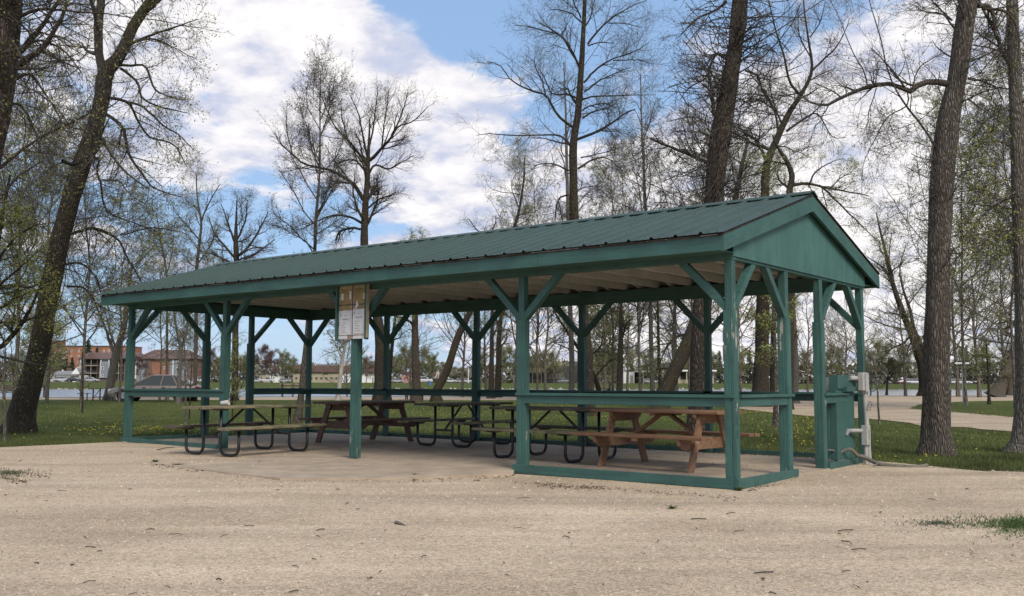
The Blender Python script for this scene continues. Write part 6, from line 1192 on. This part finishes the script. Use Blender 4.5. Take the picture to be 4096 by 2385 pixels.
# one-way arrow sign
p = at(3851, 1531, 52.6); SG = empty('arrow_sign', (p[0], p[1], -.03), YAW, 'white one way arrow sign with black border on a thin grey post', 'sign')
MB().box((-.022, .012, 0), (.022, .05, 2.30)).build('post', m_greybox, SG)
pn = MB().box((-.46, -.006, 2.13), (.43, .006, 2.385)).build('sign_panel', m_black, SG)
MB().add([(-.43, -.010, 2.2575), (-.26, -.010, 2.35), (-.26, -.010, 2.31), (.40, -.010, 2.31), (.40, -.010, 2.205), (-.26, -.010, 2.205), (-.26, -.010, 2.165), (-.43, -.0065, 2.2575), (-.26, -.0065, 2.35), (-.26, -.0065, 2.31), (.40, -.0065, 2.31), (.40, -.0065, 2.205), (-.26, -.0065, 2.205), (-.26, -.0065, 2.165)],
         [(0, 1, 6), (2, 3, 4, 5), (0, 7, 8, 1), (3, 10, 11, 4)] + [(1, 2, 5, 6)]).build('arrow', m_white, pn)
p = at(3191, 1531, 60); YP = MB().lathe([(.045, 0), (.045, 1.62), (.02, 1.66)], (0, 0, 0), 2, 10).build('yellow_post', mat('yellow_paint', (.50, .36, .06), .6, .15, 3)); YP.location = (p[0], p[1], -.03); tag(YP, 'thin yellow marker post left of the fourth gable end post', 'post')
p = at(1721, 1531, 300); BB = empty('blue_bin', (p[0], p[1], float(ground_z(300, -25))), YAW, 'small bright blue bin on the far bank by the leaning trunk', 'bin')
MB().prism([(-.28, 0), (.28, 0), (.34, 1.0), (-.34, 1.0)], 1, -.3, .3).build('body', mat('blue_plastic', (.03, .14, .42), .5), BB); MB().box((-.37, -.34, 1.001), (.37, .34, 1.08), 0, .03).build('lid', mat('blue_plastic', (.03, .14, .42)), BB)
p = at(1748, 1531, 352); FL = empty('drooping_flag', (p[0], p[1], 1.0), YAW, 'pale pink flag drooping from a short pole by the leaning trunk', 'flag')
MB().tube([(.5, 0, 0), (.5, 0, 4.4)], .06, 8).build('pole', m_white, FL); MB().prism([(.44, 4.3), (.44, 3.2), (-.3, 2.0), (-.7, 1.5), (-.75, 1.9), (-.35, 3.0), (0, 3.9)], 1, -.05, .02).build('cloth', mat('pink_cloth', (.55, .32, .27), .8, .2, 1), FL)
for k, (u, h) in enumerate(((1793, 5.2), (1873, 4.6))):
    p = at(u, 1531, 352); o = MB().lathe([(.16, 0), (.12, h), (.2, h + .05), (.2, h + .5)], (0, 0, 0), 2, 8).build('marker_pole', m_white); o.location = (p[0], p[1], .98); tag(o, ('short white marker pole just right of the leaning trunk across the river', 'white marker pole left of the middle rear post across the river')[k], 'pole')
# light grey service boxes fixed on the pole beyond the near corner post
GB = empty('service_box', (XE + .02, s + .012, 0), 0, 'pair of pale grey outlet boxes on the back of the near corner post', 'outlet box')
MB().box((-.10, .0, 1.58), (.06, .075, 1.725), 0, .008).build('upper_box', m_pvc, GB); MB().box((-.105, .0, 1.36), (.06, .085, 1.545), 0, .008).build('lower_box', m_pvc, GB)
MB().tube([(.0, .03, 1.546), (.0, .03, 1.579)], .014, 8).build('conduit', m_pvc, GB)
# rocks along the far shore
RNG = np.random.default_rng(9); q = 900; aa = RNG.uniform(-.62, .62, q); t_ = far_shore(np.clip(aa, -.6, .6)) - 50 + RNG.normal(size=q) * .7; X_, Y_ = tl(t_, aa * t_); sz = RNG.uniform(.15, .5, q) * (.5 + .8 * (RNG.random(q) < .3)) * np.where(aa > .25, .5, 1)
dirs = np.array([(1, 0, 0), (0, 1, 0), (-1, 0, 0), (0, -1, 0), (0, 0, .8), (0, 0, -.5)]); V = np.c_[X_, Y_, np.full(q, -.78)][:, None, :] + dirs[None] * sz[:, None, None] * RNG.uniform(.7, 1.3, (q, 6, 1))
F = np.array([(0, 1, 4), (1, 2, 4), (2, 3, 4), (3, 0, 4), (1, 0, 5), (2, 1, 5), (3, 2, 5), (0, 3, 5)]); F = (F[None] + np.arange(q)[:, None, None] * 6).reshape(-1, 3)
tag(mesh_np('shore_rocks', V.reshape(-1, 3), F, m_rock), 'pale stones lining the far shore', kind='stuff')

# ------------------------------------------------------------------ grass blades, flowers, stones, litter
def lane_clear(x, y):
    t = (x - CAM[0]) * FH[0] + (y - CAM[1]) * FH[1]; l = (x - CAM[0]) * RH[0] + (y - CAM[1]) * RH[1]; u = 2048 + FPX * l / t; v = 1531.1 + (u - 2048) * .0024 + FPX * 1.115 / t
    lane = (u > 2900) & (v < np.interp(u, [2860, 3000, 3160, 3300, 3460, 3693, 4051, 5200], [1612, 1640, 1655, 1668, 1672, 1700, 1723, 1800])) & ~((u > 3700) & (v < 1655 + (u - 3860) * .07) & (v > 1604))
    return ~lane & (t < 60)
RNG = np.random.default_rng(12); q = 180000
u_ = RNG.uniform(-120, 4200, q); v_ = 1604 + 290 * RNG.random(q) ** .85
D = FW[None] + RT[None] * ((u_ - 2048) / FPX)[:, None] - UP[None] * ((v_ - 1192.5) / FPX)[:, None]; tt = (-.03 - CAM[2]) / D[:, 2]; Pp = CAM + D * tt[:, None]
edge_n = RNG.normal(size=q) * .05
ok = ~in_lot(Pp[:, 0] + edge_n * 2, Pp[:, 1] + edge_n * 2) & ~((Pp[:, 0] > -.06) & (Pp[:, 0] < 12.47) & (Pp[:, 1] > -.05) & (Pp[:, 1] < 4.5)) & lane_clear(Pp[:, 0], Pp[:, 1]); Pp = Pp[ok]; tt = tt[ok]; q = len(Pp)
clump = np.array([noise.noise(Vector((a * 1.6, b * 1.6, 0))) for a, b in Pp[:, :2]])
hgt = (.035 + .035 * RNG.random(q)) * (1 + .8 * clump); wd = np.maximum(.004, .00022 * tt) * 1.4; an = RNG.random(q) * 6.283; lean = RNG.normal(size=(q, 2)) * .02
V = np.zeros((q, 3, 3)); V[:, 0] = Pp; V[:, 1] = Pp; V[:, 2] = Pp; V[:, 0, 0] += np.cos(an) * wd; V[:, 0, 1] += np.sin(an) * wd; V[:, 1, 0] -= np.cos(an) * wd; V[:, 1, 1] -= np.sin(an) * wd; V[:, 2, :2] += lean; V[:, 2, 2] += hgt; V[:, :2, 2] -= .01
m_blade = mat('grass_blade', (0.068, 0.092, 0.020), .7, .45, .9, hue2=(.105, .122, .033), transl=.25)
tag(mesh_np('grass', V.reshape(-1, 3), np.arange(q * 3).reshape(-1, 3), m_blade), 'short green grass blades covering the lawn', kind='stuff')
# dandelions
RNG = np.random.default_rng(13); fl = []
for (u0, u1, v0, v1, n_) in ((260, 500, 1700, 1748, 60), (500, 960, 1715, 1748, 150), (60, 500, 1640, 1770, 30), (960, 1240, 1640, 1740, 60), (1230, 1500, 1612, 1650, 50), (1480, 2100, 1600, 1680, 240), (2120, 2560, 1612, 1700, 150), (2560, 2960, 1618, 1700, 80), (2930, 3160, 1622, 1660, 110), (3150, 3290, 1640, 1790, 190), (3000, 3160, 1680, 1800, 40), (3460, 4090, 1690, 1850, 26), (3880, 4090, 1640, 1700, 8)):
    c = RNG.random((n_, 2)) ** 1.0; c = c + RNG.normal(size=(n_, 2)) * .05
    for a, b in c:
        pnt = gp(u0 + (u1 - u0) * a, v0 + (v1 - v0) * b, -.03)
        if not in_lot(pnt[0], pnt[1]) and not (-.1 < pnt[0] < 12.5 and -.1 < pnt[1] < 4.55): fl.append(pnt)
fl = np.array(fl); q = len(fl); r = RNG.uniform(.013, .024, q); hh = RNG.uniform(.04, .11, q)
ring_ = np.array([(math.cos(k * math.pi / 3), math.sin(k * math.pi / 3), 0) for k in range(6)]); Vh = np.zeros((q, 10, 3)); Vh[:, :6] = ring_[None] * r[:, None, None]; Vh[:, 6, 2] = r * .5; Vh[:, 7, 2] = -r * .5
Vh[:, :8] += (fl + np.c_[np.zeros(q), np.zeros(q), hh])[:, None]; Vh[:, 8] = fl + np.array([.002, 0, 0]); Vh[:, 9] = fl - np.array([.002, 0, 0])
F = [(k, (k + 1) % 6, 6) for k in range(6)] + [((k + 1) % 6, k, 7) for k in range(6)] + [(8, 9, 7)]; mi = np.tile([0] * 6 + [0] * 6 + [1], q)
F = (np.array(F)[None] + np.arange(q)[:, None, None] * 10).reshape(-1, 3)
tag(mesh_np('dandelions', Vh.reshape(-1, 3), F, None, mats=[mat('dandelion_yellow', (.60, .46, .03), .7, .2, 3), m_blade], mi=mi), 'yellow dandelions scattered through the lawn', kind='stuff')
# loose stones on the lot
RNG = np.random.default_rng(14); q = 40000; u_ = RNG.uniform(-60, 4160, q); v_ = 1800 + 640 * RNG.random(q)
D = FW[None] + RT[None] * ((u_ - 2048) / FPX)[:, None] - UP[None] * ((v_ - 1192.5) / FPX)[:, None]; tt = (-.05 - CAM[2]) / D[:, 2]; Pp = CAM + D * tt[:, None]
ok = in_lot(Pp[:, 0] + .1, Pp[:, 1] - .1) & ~((Pp[:, 0] > -.06) & (Pp[:, 0] < 12.5) & (Pp[:, 1] > -.06)); Pp = Pp[ok]; tt = tt[ok]; q = len(Pp)
gz_ = gravel_z(Pp[:, 0], Pp[:, 1]) + np.array([noise.noise(Vector((a * .5, b * .5, 0))) * .012 for a, b in Pp[:, :2]]); Pp[:, 2] = gz_
sz = RNG.uniform(.0025, .0065, q) * (1 + 1.6 * (RNG.random(q) < .06)) * np.clip(tt / 8, .85, 1.7)
base = np.array([(1, 0, 0), (0, 1, 0), (-1, 0, 0), (0, -1, 0), (0, 0, .75)]); an = RNG.random(q) * 6.283; ca, sa = np.cos(an), np.sin(an)
Vb = base[None] * RNG.uniform(.6, 1.4, (q, 5, 1)); Vr = np.stack([Vb[..., 0] * ca[:, None] - Vb[..., 1] * sa[:, None], Vb[..., 0] * sa[:, None] + Vb[..., 1] * ca[:, None], Vb[..., 2]], -1) * sz[:, None, None] + Pp[:, None]
Vr[:, :4, 2] -= .001
F = (np.array([(0, 1, 4), (1, 2, 4), (2, 3, 4), (3, 0, 4)])[None] + np.arange(q)[:, None, None] * 5).reshape(-1, 3)
gm = [mat('stone_tan', (.50, .40, .29), .9), mat('stone_pale', (.56, .48, .38), .9), mat('stone_grey', (.36, .31, .26), .9), mat('stone_brown', (.40, .30, .21), .9)]
tag(mesh_np('gravel', Vr.reshape(-1, 3), F, None, mats=gm, mi=np.repeat(RNG.choice(4, q, p=[.46, .10, .22, .22]), 4)), 'loose crushed stone over the lot', kind='stuff')
# dry leaves, bark crumbs and bits of twig
RNG = np.random.default_rng(15); L3 = []
def scat(n_, u0, u1, v0, v1, z=None, inside=None, s_=(.008, .025)):
    for _ in range(n_):
        u = RNG.uniform(u0, u1); v = v0 + (v1 - v0) * (u - u0) / max(1, u1 - u0) + RNG.normal() * 5
        p = gp(u, v, 0 if z is None else z); zz_ = (float(gravel_z(p[0], p[1])) + .004) if z is None else z + .004
        L3.append((p[0], p[1], zz_, RNG.uniform(*s_)))
scat(330, 2050, 2960, 1912, 1975, s_=(.006, .018)); scat(260, 2150, 2420, 1925, 1935, s_=(.006, .02)); scat(180, 3020, 3200, 1935, 1895, s_=(.006, .02)); scat(120, 2990, 3180, 1945, 1905); scat(90, 0, 110, 1895, 1915); scat(60, 90, 200, 1885, 1895); scat(70, 600, 700, 1853, 1858); scat(40, 700, 840, 1862, 1874); scat(90, 840, 1125, 1876, 1908, s_=(.005, .012)); scat(130, 1125, 1640, 1908, 1906, s_=(.005, .012)); scat(120, 1640, 2060, 1906, 1888); scat(60, 800, 900, 1775, 1785)
for _ in range(700):
    u = RNG.uniform(0, 4096); v = 1800 + 585 * RNG.random() ** 1.1; p = gp(u, v, -.05)
    if in_lot(p[0], p[1]) and not (-.1 < p[0] < 12.5 and p[1] > -.1): L3.append((p[0], p[1], float(gravel_z(p[0], p[1])) + .006, RNG.uniform(.004, .012)))
for _ in range(1100): L3.append((RNG.uniform(4.5, 12.2), 4.41 - abs(RNG.normal()) * .07, .004 + RNG.random() * .012, RNG.uniform(.008, .028)))
for _ in range(120): L3.append((RNG.uniform(.2, 12.1), RNG.uniform(.1, 4.2), .003, RNG.uniform(.006, .02)))
L3 = np.array(L3); q = len(L3); a = RNG.normal(size=(q, 3)) * np.array([1, 1, .25]); a /= np.linalg.norm(a, axis=1, keepdims=True); b_ = np.cross(a, RNG.normal(size=(q, 3)) * .35 + np.array([0, 0, 1])); b_ /= np.linalg.norm(b_, axis=1, keepdims=True); c = L3[:, :3]; s_ = L3[:, 3:4]
V = np.stack([c - a * s_, c + b_ * s_ * .5, c + a * s_ + np.array([0, 0, .004]), c - b_ * s_ * .5], 1).reshape(-1, 3)
tag(mesh_np('leaf_litter', V, np.arange(q * 4).reshape(-1, 4), m_leaflitter), 'brown dry leaves and bark crumbs along the shelter edges', kind='stuff')
tw_ = MB()
for _ in range(90):
    u = RNG.uniform(0, 4096); v = 1810 + 570 * RNG.random() ** 1.1; p = gp(u, v, -.05)
    if not in_lot(p[0], p[1]) or (-.2 < p[0] < 12.6 and p[1] > -.2): continue
    z = float(gravel_z(p[0], p[1])) + .008; an = RNG.uniform(0, 6.28); ln = .012 + .07 * RNG.random() ** 2.5; d = np.array([math.cos(an), math.sin(an)]) * ln; k = RNG.normal(size=2) * .01
    tw_.tube([(p[0] - d[0], p[1] - d[1], z), (p[0] + k[0], p[1] + k[1], z + .005), (p[0] + d[0], p[1] + d[1], z)], RNG.uniform(.0022, .0045), 4)
tag(tw_.build('twig_litter', m_twig, fix=False), 'small broken twigs scattered over the gravel', kind='stuff')
# separate pieces one can point to
def ground_pts(pl, rad, z=None):
    P = []
    for (u, v, h) in pl:
        q_ = gp(u, v, -.03); P.append((q_[0], q_[1], (float(gravel_z(q_[0], q_[1])) if z is None else z) + h))
    return P
st = MB().tube(ground_pts([(628, 1806, .01), (665, 1801, .02), (698, 1798, .015)], 0), [.008, .007, .005], 6).build('stick', m_twig); tag(st, 'thin dark stick lying left of the leftmost table', 'stick')
bk = MB().tube(ground_pts([(1583, 2078, .012), (1598, 2082, .016), (1622, 2086, .006)], 0), [.016, .013, .004], 7).build('bark_piece', mat('grey_bark_chip', (.12, .10, .085), .9, .3, 30)); tag(bk, 'curled grey bark piece lying alone in the foreground gravel', 'bark')
FB = empty('fallen_branch', tuple(gp(3500, 1848, -.03)), 0, 'fallen grey branch lying across the corner beside the conduits', 'branch'); o0 = np.array(FB.location)
def fb(pts, rad, name='bough'):
    P = []; 
    for (u, v, t, ) in pts: P.append(at(u, v, t) - o0)
    Pn, Rn = resample(P, rad, max(8, len(P) * 4)); V, F = tubes(Pn[None], Rn[None], 9); mesh_np(name, V, F, mat('grey_branch_bark', (.14, .125, .10), .9, .35, 12, bump=.4), FB, smooth=True)
fb([(3708, 1862, 13.25), (3660, 1872, 13.15), (3600, 1868, 13.2), (3540, 1862, 13.3), (3495, 1848, 13.4), (3455, 1828, 13.5), (3430, 1822, 13.4), (3400, 1797, 13.3), (3375, 1803, 13.3), (3358, 1817, 13.3), (3345, 1840, 13.3), (3337, 1858, 13.3)], [.030, .036, .036, .034, .030, .028, .026, .024, .021, .018, .015, .010])
fb([(3358, 1816, 13.3), (3330, 1802, 13.2), (3300, 1802, 13.1), (3266, 1815, 13.0)], [.014, .012, .010, .006]); fb([(3320, 1801, 13.2), (3290, 1806, 13.3), (3245, 1794, 13.4), (3225, 1800, 13.4), (3205, 1815, 13.4)], [.009, .008, .007, .005, .003])
fb([(3337, 1858, 13.3), (3342, 1872, 13.25), (3356, 1882, 13.2), (3350, 1895, 13.15)], [.011, .010, .008, .004]); fb([(3338, 1860, 13.3), (3325, 1874, 13.3), (3318, 1880, 13.3)], [.006, .005, .003]); fb([(3266, 1815, 13.0), (3270, 1824, 13.0), (3282, 1822, 13.0)], [.004, .003, .002])
fb([(3510, 1852, 13.35), (3495, 1868, 13.2), (3480, 1872, 13.1)], [.014, .010, .005])
# weeds
def weed(u, v, h, n_, label, m, z=None, spread=.08):
    p = gp(u, v, -.045); zz_ = float(gravel_z(p[0], p[1])) if z is None else z; V = []; F = []
    for k in range(n_):
        an = random.uniform(0, 6.28); ln = h * random.uniform(.5, 1.1); out_ = spread * random.uniform(.3, 1.2); w = .004
        b0 = Vector((random.uniform(-.015, .015), random.uniform(-.015, .015), 0)); d = Vector((math.cos(an), math.sin(an), 0)); s2 = Vector((-d.y, d.x, 0)) * w
        i = len(V); V += [b0 - s2, b0 + s2, b0 + d * out_ * .5 + Vector((0, 0, ln * .7)) + s2, b0 + d * out_ * .5 + Vector((0, 0, ln * .7)) - s2, b0 + d * out_ + Vector((0, 0, ln))]
        F += [(i, i + 1, i + 2), (i, i + 2, i + 3), (i + 3, i + 2, i + 4)]
    o = MB().add(V, F).build('weed', m, fix=False); o.location = (p[0], p[1], zz_); tag(o, label, 'weed'); return o
m_weed = mat('grey_green_weed', (.075, .085, .045), .8, .3, 4); m_weedg = mat('green_weed', (.06, .10, .022), .8, .3, 4)
weed(2118, 1888, .10, 26, 'dry branching weed at the foot of the fourth front post', m_weed, spread=.14); weed(2590, 1926, .09, 26, 'grey green weed against the middle of the near kick board', m_weed, spread=.10); weed(2690, 1938, .05, 16, 'small weed right of the grey green one by the kick board', m_weed)
weed(2958, 1962, .05, 40, 'low green weed at the near corner of the kick board', m_weedg, spread=.09); weed(2690, 2033, .03, 40, 'flat green weed alone in the gravel below the near rail', m_weedg, spread=.08); weed(1660, 1908, .05, 30, 'small tuft on the slab edge left of the kick board', m_weed, spread=.07); weed(1900, 1897, .04, 30, 'small dry tuft between the posts on the slab edge', m_weed); weed(620, 1855, .035, 50, 'dark flat tuft left at the slab corner', m_weed, spread=.12); weed(712, 1866, .03, 40, 'dark flat tuft right of the slab corner one', m_weed, spread=.12)
def patch(name, label, u, v, ru, rv, n_, m, h=.03, flowers=0):
    V = []; rr = random.Random(int(u))
    for _ in range(n_):
        a_ = rr.uniform(0, 6.28); k = abs(rr.gauss(0, .5)) * (1 + .35 * math.sin(a_ * 3 + u) + .2 * math.sin(a_ * 7)); p = gp(u + math.cos(a_) * ru * k, v + math.sin(a_) * rv * k, -.07); z = float(gravel_z(p[0], p[1])); an = rr.uniform(0, 6.28); w = .005; hh_ = h * rr.uniform(.4, 1.2)
        V += [(p[0] + math.cos(an) * w, p[1] + math.sin(an) * w, z), (p[0] - math.cos(an) * w, p[1] - math.sin(an) * w, z), (p[0] + rr.gauss(0, .015), p[1] + rr.gauss(0, .015), z + hh_)]
    tag(mesh_np(name, V, np.arange(len(V)).reshape(-1, 3), m), label, kind='stuff')
patch('weed_patch', 'low green weeds spreading in from the right edge', 4075, 2110, 230, 52, 3000, m_weedg, .026); patch('weed_patch', 'thin brownish weeds left of the green patch', 3760, 2105, 240, 26, 500, m_weed, .02); patch('weed_patch', 'low weeds with dandelions at the left edge of the gravel', 40, 1905, 120, 20, 900, m_weed, .03)
